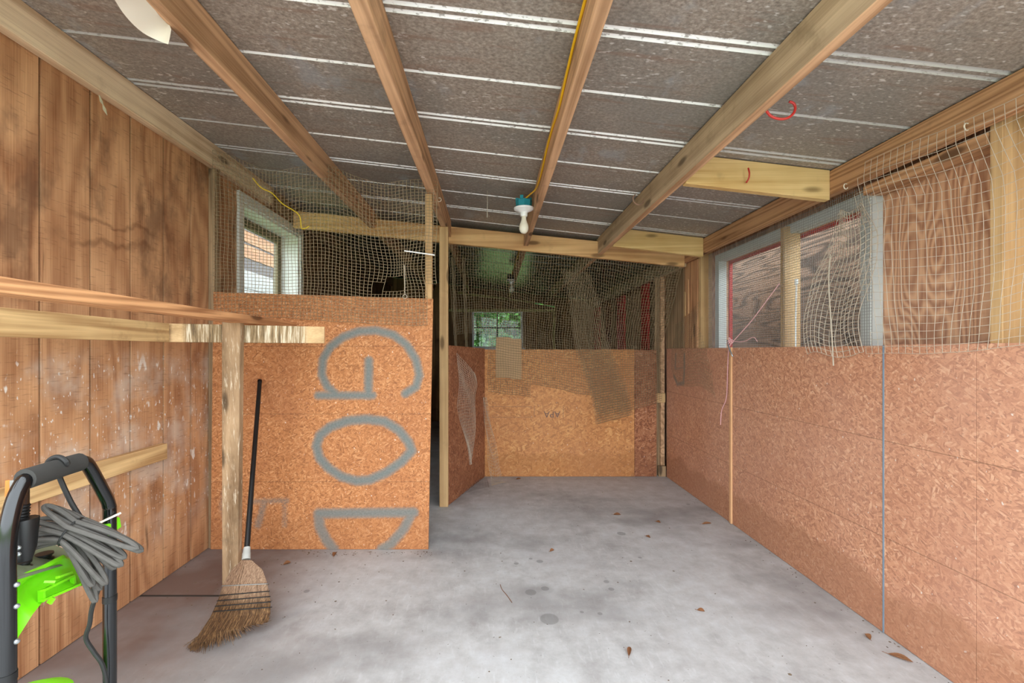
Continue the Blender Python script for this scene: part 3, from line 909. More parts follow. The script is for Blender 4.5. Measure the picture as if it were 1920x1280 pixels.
for sx in (-.17, .27):
    for sy in (7.08, 7.46):
        G().box(sx - .02, sx + .02, sy - .02, sy + .02, 0, 0.82).obj('leg', M_STUD_GREY, o)

# ------------------------------------------------------------------ perch frame on the left
per = thing('perch_frame', (-1.29, 2.2, 0.0), 'droppings-crusted wooden perch frame along the left wall', 'perch')
G().hexa([(-1.51, .45, 1.236), (-1.47, .45, 1.236), (-1.49, 2.07, 1.232), (-1.53, 2.07, 1.232),
          (-1.51, .45, 1.328), (-1.47, .45, 1.328), (-1.49, 2.07, 1.318), (-1.53, 2.07, 1.318)]).obj('long_rail', M_RAILY, per, 0.002)
G().hexa([(-1.53, 2.075, 1.232), (-.862, 2.31, 1.230), (-.875, 2.348, 1.230), (-1.54, 2.113, 1.232),
          (-1.53, 2.075, 1.319), (-.862, 2.31, 1.316), (-.875, 2.348, 1.316), (-1.54, 2.113, 1.319)]).obj('cross_rail', M_PERCH_X, per, 0.002)
G().hexa([(-1.235, .45, 1.330), (-1.150, .45, 1.330), (-1.165, 2.67, 1.322), (-1.25, 2.67, 1.322),
          (-1.235, .45, 1.368), (-1.150, .45, 1.368), (-1.165, 2.67, 1.360), (-1.25, 2.67, 1.360)]).obj('top_rail', M_RAIL_OR, per, 0.002)
P0, P1 = PX(444, 1090, 2.315), PX(445, 592, 2.165)
G().hexa([(-1.362, 2.262, .001), (-1.283, 2.262, .001), (-1.283, 2.30, .001), (-1.362, 2.30, .001),
          (-1.283, 2.128, 1.368), (-1.196, 2.128, 1.368), (-1.196, 2.166, 1.368), (-1.283, 2.166, 1.368)]).obj('leg', M_POST_CR, per, 0.002)
o = G().box(XL + 0.002, -1.672, 1.45, 2.31, 0.635, 0.715).obj('wall_cleat', M_RAILY, bevel=0.002)
tag(o, 'pale wood cleat nailed low on the left wall behind the machine handle', 'rail')

# ------------------------------------------------------------------ nets
def wob(x, z, a, s=0.0):
    return a * (math.sin(7.3 * x + 3.1 * z + s) + 0.6 * math.sin(17 * x - 11 * z + 2 * s) + 0.4 * math.sin(29 * z + 13 * x + s))

def netA(u, v):
    x = -1.655 + u * 1.335
    top = EYE + 1.15 - 0.135 * (x + 1.64) + 0.035 * math.cos((x + 1.0) * 9.6)
    bot = 1.365 + 0.02 * math.sin(5 * u + .5)
    z = bot + (top - bot) * v
    # gather towards the knot right of centre
    kx, kz = -0.53, 1.70
    d2 = ((x - kx) / 0.17) ** 2 + ((z - kz) / 0.13) ** 2
    w = 0.45 * math.exp(-d2)
    x2, z2 = x + (kx - x) * w + wob(x, z, .004), z + (kz - z) * w * 0.4 + wob(z, x, .005, 1)
    y = 2.668 - 0.012 * abs(math.sin(9 * u)) if z < 1.56 else 2.668 + 0.05 * (v - .2) * math.sin(6 * u) * 0.5 - 0.02 * v
    return (x2, min(y, 2.69) if z > 1.56 else min(y, 2.676), z2)
def holeA(u, v):
    return (abs(u - 0.80) < 0.035 and abs(v - 0.30) < 0.045) or (u > 0.955 and v < 0.27) or (abs(u - .72) < .02 and abs(v - .26) < .03)
o = G().net(netA, 60, 46, 0.0015, holeA).obj('bird_netting', M_NET)
tag(o, 'tan knotted netting hung over the top of the lettered board', 'netting')

def netB(u, v):
    x = -0.36 + u * 1.96
    top = bb(x) + 0.01 + 0.02 * math.sin(12 * u)
    bot = 0.70 + 0.10 * math.sin(4.5 * u + .8) + 0.12 * max(0, u - 0.72) * 3
    z = bot + (top - bot) * v
    y = 3.80 + (4.20 - 3.80) * min(1, (1 - v) * 1.9)
    y += 0.03 * math.sin(14 * u + 4 * v) * (1 if z > 1.25 else 0.2)
    if z < 1.26:
        y = min(y, 4.225)
    if x < -0.02:      # keep in front of the angled board
        t = (x + 0.331) / 0.265
        lim = 3.462 + 0.778 * max(t, 0) - 0.03
        y = min(y, max(lim, 3.80)) if z < 1.26 else y
    return (x + wob(x, z, .006, 2), y, z + wob(z, x, .007, 3))
def holeB(u, v):
    return (u < 0.17 and v < 0.43) or (v < 0.10 and math.sin(9 * u) < -0.2)
o = G().net(netB, 88, 58, 0.0017, holeB).obj('bird_netting', M_NET)
tag(o, 'wide tan netting draped from the cross beam over the low partition', 'netting')

def netB2(u, v):
    a = PX(1050, 508, 3.95).lerp(PX(1100, 512, 3.95), u)
    b = PX(1118, 795, 4.19).lerp(PX(1182, 778, 4.19), u)
    p = b.lerp(a, v)
    p.x += 0.02 * math.sin(9 * v) + 0.004 * math.sin(40 * u)
    p.y += 0.02 * math.sin(5 * v + 3 * u) * v
    p.y = min(p.y, 4.20)
    return p
g = G().net(netB2, 14, 60, 0.0013)
g.net(lambda u, v: Vector(netB2(u, v)) + Vector((0.011, -0.010, 0.008)), 14, 60, 0.0013)
o = g.obj('bird_netting', M_NET)
tag(o, 'folded diagonal band of netting in front of the low partition', 'netting')

def angle_y(x):
    return 3.462 + 0.778 * (x + 0.331) / 0.265
def netC(u, v):
    # v=1 top; grid above, gathered below, hangs on the angled board
    yA, yB = 3.60, 3.98
    y = yA + (yB - yA) * u
    top = 1.17 - 0.20 * u
    if v > 0.5:
        z = 0.75 + (top - 0.75) * (v - .5) * 2
    else:
        z = 0.22 + 0.53 * v * 2
        c = 3.80; k = 0.16 + 0.84 * (v * 2)
        y = c + (y - c) * k + 0.07 * (1 - v * 2)
    x = -0.331 + 0.265 * (y - 3.462) / 0.778 + 0.014 + 0.010 * math.sin(11 * v + 5 * u)
    return (x, y, z + wob(y * 3, z, .004))
o = G().net(netC, 14, 40, 0.0010).obj('bird_netting', M_NET_W)
tag(o, 'pale gathered netting hanging on the angled board', 'netting')
def netC2(u, v):
    p = PX(905 + 6 * u, 745, 4.19).lerp(PX(922 + 26 * u, 925 + 10 * math.sin(3 * u), 3.95 + 0.10 * u), 1 - v)
    p.z = max(p.z, 0.006)
    p.x += 0.006 * math.sin(14 * v + 7 * u)
    return p
o = G().net(netC2, 8, 34, 0.0010).obj('bird_netting', M_NET_W)
tag(o, 'narrow tail of netting trailing from the partition to the floor', 'netting')
def hoop(u, v):
    p = FLOOR(862, 930).lerp(FLOOR(917, 914), u)
    q = FLOOR(882, 912).lerp(FLOOR(912, 897), u)
    r_ = q.lerp(p, v)
    r_.z = 0.004 + 0.012 * math.sin(math.pi * u) + 0.006 * math.sin(9 * u) ** 2
    return r_
g = G().net(hoop, 9, 1, 0.0016)
o = g.obj('wire_scrap', M_WIRE)
tag(o, 'curled scrap of wire mesh on the floor by the angled board', 'wire')
# hanging bunches left of the back window
for (x, lb) in ((848, 'left of the two rope-like netting bunches behind the narrow post'), (868, 'right of the two rope-like netting bunches behind the narrow post')):
    pts = catmull([PX(x, 482, 4.3), PX(x + 3, 540, 4.32), PX(x + 5, 600, 4.34), PX(x + 7, 652, 4.36)], 6)
    g = G()
    for k in range(5):
        g.tube([p + Vector((0.010 * math.cos(k * 1.3 + i * .35), 0.010 * math.sin(k * 1.3 + i * .35), 0)) for i, p in enumerate(pts)], 0.003, 4)
    tag(g.obj('netting_bunch', M_NET), lb, 'netting')

# near right net, in front of studs and over the ledger
def netD(u, v):
    y = 0.95 + u * 1.12
    z = 1.19 + v * 0.78 + 0.012 * math.sin(9 * u)
    x = 1.650 - 0.03 * math.sin(math.pi * v) * (0.5 + 0.5 * math.sin(7 * u + 1.5)) - (0.052 if z > 1.90 else 0.052 * max(0, (z - 1.78) / 0.12))
    return (x, y + 0.02 * math.sin(6 * v + 4 * u) * (1 - u) + wob(y, z, .004), z + 0.02 * math.sin(4 * v + 5 * u) + wob(z, y, .003, 2))
def holeD(u, v):
    return u > 0.93 - 0.1 * math.sin(8 * v) ** 2 * 0.5
o = G().net(netD, 36, 25, 0.0010, holeD).obj('bird_netting', M_NET_W)
tag(o, 'pale netting stretched over the near studs of the right wall', 'netting')
# hardware cloth over the right window
g = G()
y = 1.96
while y < 3.44:
    g.box(1.6640, 1.6652, y, y + 0.0016, 1.19, 1.93); y += 0.0135
z = 1.19
while z < 1.93:
    g.box(1.6630, 1.6641, 1.96, 3.44, z, z + 0.0016); z += 0.0135
o = g.obj('hardware_cloth', M_WIRE)
tag(o, 'fine grey hardware cloth stretched over the right window', 'wire mesh')
def netF(u, v):
    y = 2.30 - u * 0.36
    z = 1.17 + 0.66 * v
    pin = 0.35 + 0.65 * min(1, (1 - v) * 2.2 + 0.1)
    y = 2.02 + (y - 2.02) * pin + 0.05 * math.sin(5.5 * v + 0.6)
    x = 1.648 - 0.02 * abs(math.sin(4 * u + 3 * v))
    return (x, y + wob(y, z, .005), z + 0.015 * math.sin(8 * u) + wob(z, y, .005))
g = G().net(netF, 12, 24, 0.0016)
g.tube(catmull([(1.636, 2.145, 1.12), (1.634, 2.155, 1.30), (1.636, 2.175, 1.52), (1.64, 2.17, 1.66)], 6), 0.003, 5)
o = g.obj('bird_netting', M_NET_W)
tag(o, 'loose bunch of white netting over the near pane of the right window', 'netting')
def netG(u, v):
    y = 3.30 + u * 0.75
    z = 0.86 + 0.80 * v - 0.3 * u * (v - .3)
    return (1.648 - 0.004 * math.sin(9 * u + 5 * v) ** 2, y + 0.05 * math.sin(5 * v) + wob(y, z, .006), z + 0.03 * math.sin(6 * u) + wob(z, y, .008))
o = G().net(netG, 26, 30, 0.0010, lambda u, v: v > 0.95 - 0.7 * (1 - u) ** 2 and u < .4).obj('bird_netting', M_NET)
tag(o, 'thin netting clinging to the far end of the right wall lining', 'netting')

# ------------------------------------------------------------------ lamps, cable, hooks
def lamp(x, y, z, boxmat, label):
    t = thing('bulb_holder', (x, y, z - 0.19), label, 'lamp', 'bare bulbs under the roof')
    g = G()
    g.lathe([(0.050, 0.0), (0.052, 0.045), (0.048, 0.047), (0.046, 0.004)], (x, y, z - 0.05), sides=8)
    for k in (0, 3, 5):
        a = k * math.pi / 4 + .4
        g.box(x + .045 * math.cos(a) - .010, x + .045 * math.cos(a) + .010, y + .045 * math.sin(a) - .010, y + .045 * math.sin(a) + .010, z - 0.006, z + 0.016)
    g.obj('junction_box', boxmat, t)
    sk = G().lathe([(0.022, -0.055), (0.024, -0.030), (0.040, -0.022), (0.062, -0.012), (0.064, -0.002), (0.058, 0.0)], (x, y, z - 0.05), sides=24).obj('socket', M_WHITEP, t, smooth=True)
    prof = [(0.0, -0.165), (0.014, -0.162), (0.024, -0.152), (0.030, -0.137), (0.0305, -0.124), (0.028, -0.110), (0.021, -0.092), (0.0165, -0.078), (0.0150, -0.064), (0.0150, -0.050)]
    G().lathe(prof, (x, y, z - 0.05), sides=20).obj('bulb', M_BULB, sk, smooth=True)
    return t
zl = roofz(0.2) - 0.085
lamp(0.205, 2.86, zl + 0.018, M_TEAL, 'bare bulb in white holder on a teal box beside the cross beam')
lamp(0.245, 5.55, roofz(0.24) - 0.09, M_BLACK, 'far bare bulb on a black box in the back room')
zc = roofz(0.26)
pts = catmull([(0.262, 0.45, zc - .05), (0.262, 1.30, zc - .040), (0.262, 1.55, zc - .055), (0.262, 1.75, zc - .075), (0.262, 1.95, zc - .06), (0.262, 2.15, zc - .065),
               (0.262, 2.40, zc - .085), (0.258, 2.62, zc - .075), (0.235, 2.76, zc - .06), (0.21, 2.85, zc - .062), (0.205, 2.86, zc - 0.10)], 8)
o = G().tube(pts, 0.0048, 8).obj('power_cable', M_YELLOW, smooth=True)
tag(o, 'bright yellow cable along the roof purlin to the near bulb', 'cable')
pts = catmull([(0.262, 3.80, zc - .06), (0.262, 4.4, zc - .075), (0.262, 5.0, zc - .055), (0.258, 5.4, zc - .05), (0.245, 5.55, zc - .095)], 8)
o = G().tube(pts, 0.0048, 8).obj('power_cable', M_YELLOW, smooth=True)
tag(o, 'dusty yellow cable along the back room purlin to the far bulb', 'cable')
o = G().bar((0.256, 1.93, zc - .075), (0.256, 1.93, zc - .045), 0.02, 0.004).obj('cable_staple', M_STUD)
tag(o, 'small staple holding the yellow cable to the purlin', 'staple')

def cup_hook(name, base, dirv, r, tr, mat, label, down=(0, 0, -1), arc=285, group=None, cat='hook'):
    """shank out of a timber along dirv, then a curl in the plane of dirv and down"""
    base, d, dn = Vector(base), Vector(dirv).normalized(), Vector(down).normalized()
    pts = [base, base + d * r * 0.6]
    c = base + d * (r * 0.6 + 0) + dn * r
    st = math.pi / 2
    for k in range(0, 19):
        a = math.radians(arc) * k / 18
        pts.append(c + (-dn) * r * math.cos(a) + d * r * math.sin(a))
    o = G().tube(pts, tr, 8).obj(name, mat, smooth=True)
    return tag(o, label, cat, group)
q = 1.617
def led(x, y):
    Y = q * FPX / (x - VX); return Vector((q, Y, EYE + (VY - y) * Y / FPX))
cup_hook('cup_hook', led(1815, 236) + Vector((0, 0, 0.008)), (-1, -.3, 0), 0.012, 0.0022, M_HOOK, 'white cup hook on the ledger beam, the one nearer the front', group='white cup hooks')
cup_hook('cup_hook', led(1588, 348) + Vector((0, 0, 0.008)), (-1, -.3, 0), 0.012, 0.0022, M_HOOK, 'white cup hook on the ledger beam beside the yellow blocking', group='white cup hooks')
b_ = Vector((-0.340, 0, 0)); Yh = -0.340 * FPX / (822 - VX); b_ = Vector((-0.340, Yh, EYE + (VY - 371) * Yh / FPX))
cup_hook('cup_hook', b_, (1, -.3, 0), 0.012, 0.0022, M_HOOK, 'white cup hook on the split purlin above the netting', group='white cup hooks')
# big red hook from the grey purlin
zb4 = roofz(0.926) - 0.141
hp = [(0.915, 1.50, zb4 + 0.004), (0.925, 1.50, zb4 - .012), (0.95, 1.485, zb4 - .040), (0.985, 1.47, zb4 - .056), (1.015, 1.47, zb4 - .050), (1.033, 1.475, zb4 - .028), (1.034, 1.48, zb4 + .002), (1.018, 1.48, zb4 + .014)]
YR = [(1437, 208), (1446, 218), (1462, 223), (1477, 221), (1488, 212), (1491, 202), (1488, 194), (1480, 190)]
Yb = 0.926 * FPX / (1437 - VX)
hp = [Vector((0.915, Yb, PX(1437, 205, Yb).z + 0.004))] + [PX(x_, y_, Yb - 0.0015 * i) for i, (x_, y_) in enumerate(YR)]
o = G().tube(catmull(hp, 5), 0.0042, 8).obj('vinyl_hook', M_REDHOOK, smooth=True)
tag(o, 'large open red hook screwed into the grey purlin', 'hook')
Yb = 2.14
hp = [PX(1400, 342, 2.150), PX(1400, 341, 2.118), PX(1404, 334, 2.105), PX(1405, 324, 2.10), PX(1403, 315, 2.105)]
o = G().tube(catmull(hp, 5), 0.0036, 8).obj('vinyl_hook', M_REDHOOK, smooth=True)
tag(o, 'small red hook on the yellow blocking board', 'hook')
Yb = 0.888 * FPX / (1205 - VX)
hp = [PX(1208, 372, 0.888 * FPX / (1208 - VX)), PX(1206, 379, Yb - .02), PX(1198, 384, Yb - .03), PX(1189, 379, Yb - .03), PX(1187, 370, Yb - .03), PX(1191, 365, Yb - .025)]
o = G().tube(catmull(hp, 5), 0.004, 8).obj('rusty_hook', plain('rusty_brown', srgb(150, 116, 96), 0.7), smooth=True)
tag(o, 'brownish open hook on the side of the grey purlin', 'hook')

# cream paper tacked to the left purlin
def PH(x, y, H):
    Y = FPX * H / (VY - y); return Vector(((x - VX) * Y / FPX, Y, EYE + H))
outer = [PH(180, -60, .99), PH(214, 0, .985), PH(236, 30, .98), PH(268, 60, .975), PH(300, 79, .965), PH(315, 84, .955)]
inner = [PH(215, -60, 1.022), PH(276, 0, 1.026), PH(292, 20, 1.026), PH(306, 36, 1.026), PH(316, 47, 1.024), PH(321, 56, 1.012)]
def paper(u, v):
    A, B = catmull(outer, 4), catmull(inner, 4)
    i = min(int(round(v * (len(A) - 1))), len(A) - 1)
    p = A[i].lerp(B[i], u)
    p.z += -0.006 * math.sin(math.pi * u) + 0.003 * math.sin(9 * v)
    return p
o = G().sheet(paper, 8, 20, 0.0008, (0, 0, 1)).obj('paper_scrap', M_PAPER, smooth=True)
tag(o, 'torn cream paper hanging from the left purlin', 'paper')
# dead leaf curl at the left plate
pp = lambda x, y: PX(x, y, 1.668 * FPX / (VX - x))
g = G().tube([pp(186, 178), pp(190, 190), pp(193, 196)], [.002, .006, .002], 6)
g.tube([pp(193, 196), pp(196, 205), pp(201, 216)], [.002, .007, .001], 6)
tag(g.obj('dry_cocoon', plain('pale_shell', srgb(176, 166, 136), 0.6, var=0.4, scale=90), smooth=True), 'small dangling dry cocoon below the left plate', 'cocoon')
# cobweb strand, yellow twine, white stick, cord
o = G().tube([(-0.03, 2.95, roofz(-.03) - .001), (-0.028, 2.95, 2.17), (-0.03, 2.95, 2.07)], [0.0008, 0.0016, 0.003], 5).obj('cobweb_strand', plain('cobweb', srgb(186, 176, 158), 0.9))
tag(o, 'dusty cobweb strand hanging from the roof left of the near bulb', 'cobweb')
o = G().tube(catmull([PX(474, 334, 2.60), PX(490, 352, 2.60), PX(510, 362, 2.60), PX(530, 382, 2.61), PX(560, 402, 2.61), PX(566, 428, 2.62), PX(580, 424, 2.62)], 6), 0.003, 5).obj('twine', M_YTWINE)
tag(o, 'yellow twine caught in the netting near the left plate', 'twine')
o = G().tube([PX(758, 470, 2.64), PX(815, 478, 2.66)], 0.004, 6).obj('white_stick', M_WHITEP)
tag(o, 'thin white stick poked through the netting by the short stud', 'stick')
g = G().tube(catmull([PX(758, 497, 2.655), PX(759, 520, 2.655), PX(759, 552, 2.66)], 5), 0.0022, 5)
g.tube([PX(759 + 4 * math.cos(a), 556 + 4 * math.sin(a), 2.655) for a in [k * .628 for k in range(10)]], 0.0018, 5, closed=True)
tag(g.obj('cord', M_NET_W), 'short white cord knotted on top of the lettered board', 'cord')
# pink cord on the right wall
rp = lambda x, y, X=1.650: Vector((X, X * FPX / (x - VX), EYE + (VY - y) * (X / (x - VX))))
g = G().tube(catmull([rp(1461, 532), rp(1440, 560), rp(1410, 600), rp(1380, 634), rp(1370, 645, 1.640), rp(1366, 660, 1.646), rp(1364, 700, 1.648), rp(1362, 745, 1.648), rp(1353, 770, 1.648), rp(1351, 796, 1.648)], 6), 0.0028, 6)
for k in range(5):
    c0 = rp(1368 + 3 * math.cos(k * 1.4), 640 + 4 * math.sin(k * 1.4), 1.640)
    g.tube([c0 + Vector((-.006 * math.cos(a), .014 * math.cos(a + k), .014 * math.sin(a))) for a in [j * .7 for j in range(9)]], 0.0028, 5, closed=True)
g.tube(catmull([rp(1372, 640, 1.64), rp(1395, 640, 1.648), rp(1412, 632, 1.648), rp(1420, 640, 1.648)], 5), 0.002, 5)
tag(g.obj('pink_cord', M_PINK, smooth=True), 'pink cord knotted at the top of the right wall lining and dangling', 'cord')
g = G().tube(catmull([rp(1364, 638, 1.638), rp(1367, 652, 1.632), rp(1372, 664, 1.636), rp(1374, 668, 1.642)], 5), 0.005, 8)
tag(g.obj('latch_hook', M_STEEL, smooth=True), 'bent metal latch hook under the pink knot', 'hook')
o = G().tube([(1.70 - .012, 2.49, 1.20), (1.69, 2.485, 1.56)], 0.004, 6).obj('white_rod', M_WHITEP)
tag(o, 'thin white rod standing in the right window beside the middle stud', 'rod')
G().lathe([(.010, 0), (.010, .03)], (1.69, 2.485, 1.56), sides=8).obj('cap', M_WHITEP, o)
# cardboard flap
g = G()
def card(u, v):
    p = PX(930 + 48 * u, 708 - 76 * v + (3 if u > .5 else 0), 4.233)
    return (p.x, 4.2405 - 0.018 * math.sin(math.pi * v) * (0.3 + 0.7 * u), p.z)
o = g.sheet(card, 6, 8, -0.003, (0, 1, 0)).obj('cardboard_flap', M_CARD)
tag(o, 'brown cardboard piece tucked behind netting on the partition top', 'cardboard')

# ------------------------------------------------------------------ broom
br = thing('straw_broom', FLOOR(430, 1195), 'worn straw broom with a black handle leaning into the corner', 'broom')
def BY(y):
    return 2.08 - 0.300 * (y - 1045) / 177
def bp(x, y, off=0.0):
    return PX(x, y, BY(y) + off)
top_ = Vector(PX(487, 716, 2.645)); nk = bp(462, 1040)
G().tube([nk, nk.lerp(top_, .5), top_], [0.0125, 0.0120, 0.0115], 14).obj('handle', M_BLACK, br, smooth=True)
dv = (top_ - nk).normalized()
G().tube([top_ - dv * .001, top_ + dv * .012], 0.013, 14).obj('handle_cap', M_BLACKGLOSS, br, smooth=True)
G().tube([nk - dv * .02, nk + dv * .008, nk + dv * .010, nk + dv * 0.034], [0.019, 0.018, 0.0165, 0.015], 14).obj('ferrule', M_STRAP, br, smooth=True)
def strand(s, w, e):
    """s across the head, w through its thickness, e length jitter"""
    th = [0.010, 0.024, 0.030, 0.030, 0.026]
    c = [(453 + 18 * s, 1050), (434 + 58 * s, 1068), (419 + 82 * s, 1093), (407 + 100 * s, 1128), (393 + 114 * s, 1158 - 8 * s)]
    out = [bp(x, y, w * t) for (x, y), t in zip(c, th)]
    out.append(bp(370 + 132 * s, 1192 - 26 * s, w * .03))
    out.append(bp(346 + 158 * s ** 0.8 + 4 * e, 1221 - 74 * s ** 1.25 + 6 * e, w * .022))
    for p in out:
        p.z = max(p.z, 0.004)
    return out
g = G()
N = 18
ring = []
sec = [strand(0.5 + 0.46 * math.cos(2 * math.pi * k / N), 0.8 * math.sin(2 * math.pi * k / N), -1.5) for k in range(N)]
for i in range(7):
    ring += [sec[k][i] for k in range(N)]
fs_ = [(i * N + k, i * N + (k + 1) % N, (i + 1) * N + (k + 1) % N, (i + 1) * N + k) for i in range(6) for k in range(N)]
g.add(ring, fs_ + [tuple(range(N)), tuple(6 * N + k for k in range(N))])
core_ = g.obj('straw_head', M_STRAW, br)
g = G()
for k in range(620):
    a = rng.uniform(0, 2 * math.pi)
    s_ = 0.5 + 0.5 * math.cos(a) * math.sqrt(rng.uniform(.8, 1)); w_ = math.sin(a) * rng.uniform(.85, 1.05)
    g.tube(strand(min(1, max(0, s_)), w_, rng.gauss(0, 1)), [.0012, .0014, .0015, .0015, .0014, .0012, .0007], 3, cap=False)
tag(g.obj('bristles', M_STRAW, core_), kind='stuff')
for yk, dl in ((1096, 4), (1112, 8), (1122, 8), (1132, 8), (1142, 8)):
    f_ = (yk - 1050) / 108
    pts = []
    for k in range(28):
        a = 2 * math.pi * k / 28
        s_ = 0.5 + 0.515 * math.cos(a)
        x = 419 + (yk - 1093) * -0.36 + (82 + (yk - 1093) * 0.5) * s_
        pts.append(bp(x, yk + dl * (0.5 - s_), math.sin(a) * 0.034))
    G().tube(pts, 0.0022, 5, closed=True).obj('stitching' if yk > 1100 else 'binding_wire', M_CABLE_B if yk > 1100 else M_WIRE, core_)

# ------------------------------------------------------------------ pressure washer
pw = thing('pressure_washer', (-0.98, 0.98, 0), 'green and black pressure washer at the left edge with coiled grey cable', 'pressure washer')
RT, LT = Vector((-0.955, 1.12, 0)), Vector((-0.920, 0.850, 0))
def hx(t):   # along the handle width, 0 = right tube, 1 = left tube
    return RT.lerp(LT, t)
arch = [hx(0) + Vector((0, 0, .10)), hx(0) + Vector((0, 0, .5)), hx(0) + Vector((0, 0, .77)), hx(0.01) + Vector((0, 0, .805)), hx(.06) + Vector((0, 0, .835)), hx(.24) + Vector((0, 0, .915)), hx(.31) + Vector((0, 0, .934)),
        hx(.40) + Vector((0, 0, .936)), hx(.80) + Vector((0, 0, .936)), hx(.89) + Vector((0, 0, .925)), hx(.96) + Vector((0, 0, .885)), hx(1.0) + Vector((0, 0, .82)), hx(1.0) + Vector((0, 0, .7)), hx(1.0) + Vector((0, 0, .4)), hx(1.0) + Vector((0, 0, .10))]
HF = G().tube(catmull(arch, 5), 0.0142, 14).obj('handle_frame', M_BLACKGLOSS, pw, smooth=True)
G().tube([hx(.36) + Vector((0, 0, .9365)), hx(.5) + Vector((0, 0, .937)), hx(.86) + Vector((0, 0, .936))], 0.0205, 16).obj('foam_grip', M_FOAM, HF, smooth=True)
for t_ in (0.0, 1.0):
    G().tube([hx(t_) + Vector((0, 0, .565)), hx(t_) + Vector((0, 0, .580))], 0.0152, 14).obj('tube_collar', M_BLACK, HF, smooth=True)
# moulded lime shroud between the tubes: flared wall below a deck
def shroud(u, v):
    # u: 0 left tube .. 1 right end ; v: 0 lower edge .. 1 upper edge
    lo = [PX(28, 1204, .862), PX(62, 1150, .90), PX(80, 1128, .93), PX(140, 1100, .99), PX(176, 1094, 1.04)]
    hi = [PX(28, 1082, .862), PX(62, 1072, .90), PX(90, 1060, .945), PX(128, 1040, 1.00), PX(150, 1052, 1.07)]
    f = u * 4; i = min(int(f), 3); k = f - i
    a, b = lo[i].lerp(lo[i + 1], k), hi[i].lerp(hi[i + 1], k)
    p = a.lerp(b, v)
    p.x -= 0.035 * math.sin(math.pi * min(1, v * 1.15)) * math.sin(math.pi * (0.1 + 0.85 * u)) + 0.01 * v
    return p
SH = G().sheet(shroud, 24, 10, 0.004, (-1, 0.2, 0)).obj('shroud', M_GREEN, pw, smooth=True)
g = G()
def rib(a, b, c_, d_, w=0.004):
    A, B = PX(*a), PX(*b)
    g.bar(A, B, w, c_, (0.3, 0, 1))
for (a, b, h_) in (((78, 1128, .925), (78, 1106, .925), .012), ((78, 1126, .92), (148, 1096, 1.0), .010), ((80, 1107, .92), (136, 1079, 1.0), .010), ((92, 1131, .92), (100, 1120, .925), .010),
                   ((136, 1080, 1.0), (137, 1094, 1.0), .010), ((82, 1092, .92), (103, 1092, .93), .014), ((108, 1082, .945), (133, 1073, .985), .008)):
    A, B = PX(*a), PX(*b)
    up = (0.9, 0, .3) if abs(A.z - B.z) < 0.02 or True else (1, 0, 0)
    g.bar(A, B, 0.0045, h_, (1, 0, 0.2))
g.obj('shroud_rib', M_GREEN, SH)
dk = lambda x, y, Y: PX(x, y, Y)
def deck(u, v):
    a = PX(28, 1083, .86).lerp(PX(150, 1046, 1.07), v)
    b = a + Vector((-0.15, 0.05, 0.018))
    p = a.lerp(b, u); p.z += 0.008 * math.sin(math.pi * u)
    return p
G().sheet(deck, 6, 10, -0.005, (0, 0, 1)).obj('deck', M_DUSTG, pw, smooth=True)
for (x, y, Y, r) in ((42, 1062, .93, .015), (83, 1046, 1.0, .016)):
    b0 = PX(x, y + 6, Y)
    G().lathe([(r, 0), (r * 1.05, .006), (r * .8, .008), (r * .8, .012), (r, .014), (r, .018)], b0, sides=16).obj('nozzle_grommet', M_BLACK, pw, smooth=True)
G().bar(RT + Vector((.002, -.030, .745)), RT + Vector((.002, 0.022, .755)), 0.018, 0.03).obj('side_tab', M_GREEN, pw, 0.003)
G().lathe([(0.0, .012), (.017, .012), (.020, .006), (.020, 0), (.012, -.02)], RT + Vector((-.03, -.05, .775)), sides=14).obj('knob', plain('dark_green_knob', srgb(60, 150, 80), .4), pw, smooth=True)
G().bar(RT + Vector((-.02, -.055, .762)), RT + Vector((.028, .0, .786)), 0.010, 0.002).obj('tie_tag', M_PAPER, pw)
bolts = [LT + Vector((.0142, -.002, z_)) for z_ in (.745, .704, .637)]
for b_ in bolts:
    q_ = b_ + Vector((0.000, 0.006, 0))
    G().lathe([(.0050, 0), (.0050, .002), (.003, .0045), (0.0, .005)], q_, (1, -.4, 0), 12).obj('bolt', M_STEEL, HF, smooth=True)
G().lathe([(.006, 0), (.006, .003), (.003, .005)], RT + Vector((.0145, -.004, .737)), (1, -.4, 0), 12).obj('bolt', M_STEEL, HF, smooth=True)
# gun holster and spray wand
hb = PX(46, 1050, .90); ht = PX(44, 972, .90)
G().tube([hb, hb.lerp(ht, .3), ht.lerp(hb, .03), ht], [.012, .019, .024, .023], 10).obj('wand_holster', M_BLACK, pw, smooth=True)
for yy in (1026, 1038):
    G().lathe([(.004, 0), (.004, .004), (.002, .006)], PX(34, yy, .872), (1, -.6, 0), 10).obj('bolt', M_STEEL, pw, smooth=True)
g = G()
w0, w1_ = PX(38, 980, .905), PX(41, 945, .905)
g.tube([w0.lerp(w1_, k / 12) for k in range(13)], [.014 if k % 2 else .0115 for k in range(13)], 10)
gun = g.obj('wand_bellows', M_BLACK, pw, smooth=True)
G().tube([PX(40, 946, .905), PX(43, 912, .91), PX(51, 880, .915)], [.012, .010, .006], 8).obj('wand_grip', M_BLACKGLOSS, pw, smooth=True)
G().bar(PX(24, 960, .90), PX(25, 900, .90), 0.014, 0.003, (1, -1, 0)).obj('warning_label', M_STRAP, pw)
G().bar(PX(13, 930, .885), PX(14, 900, .885), 0.006, 0.003, (1, -1, 0)).obj('orange_sticker', plain('orange_print', srgb(214, 120, 52), .5), pw)
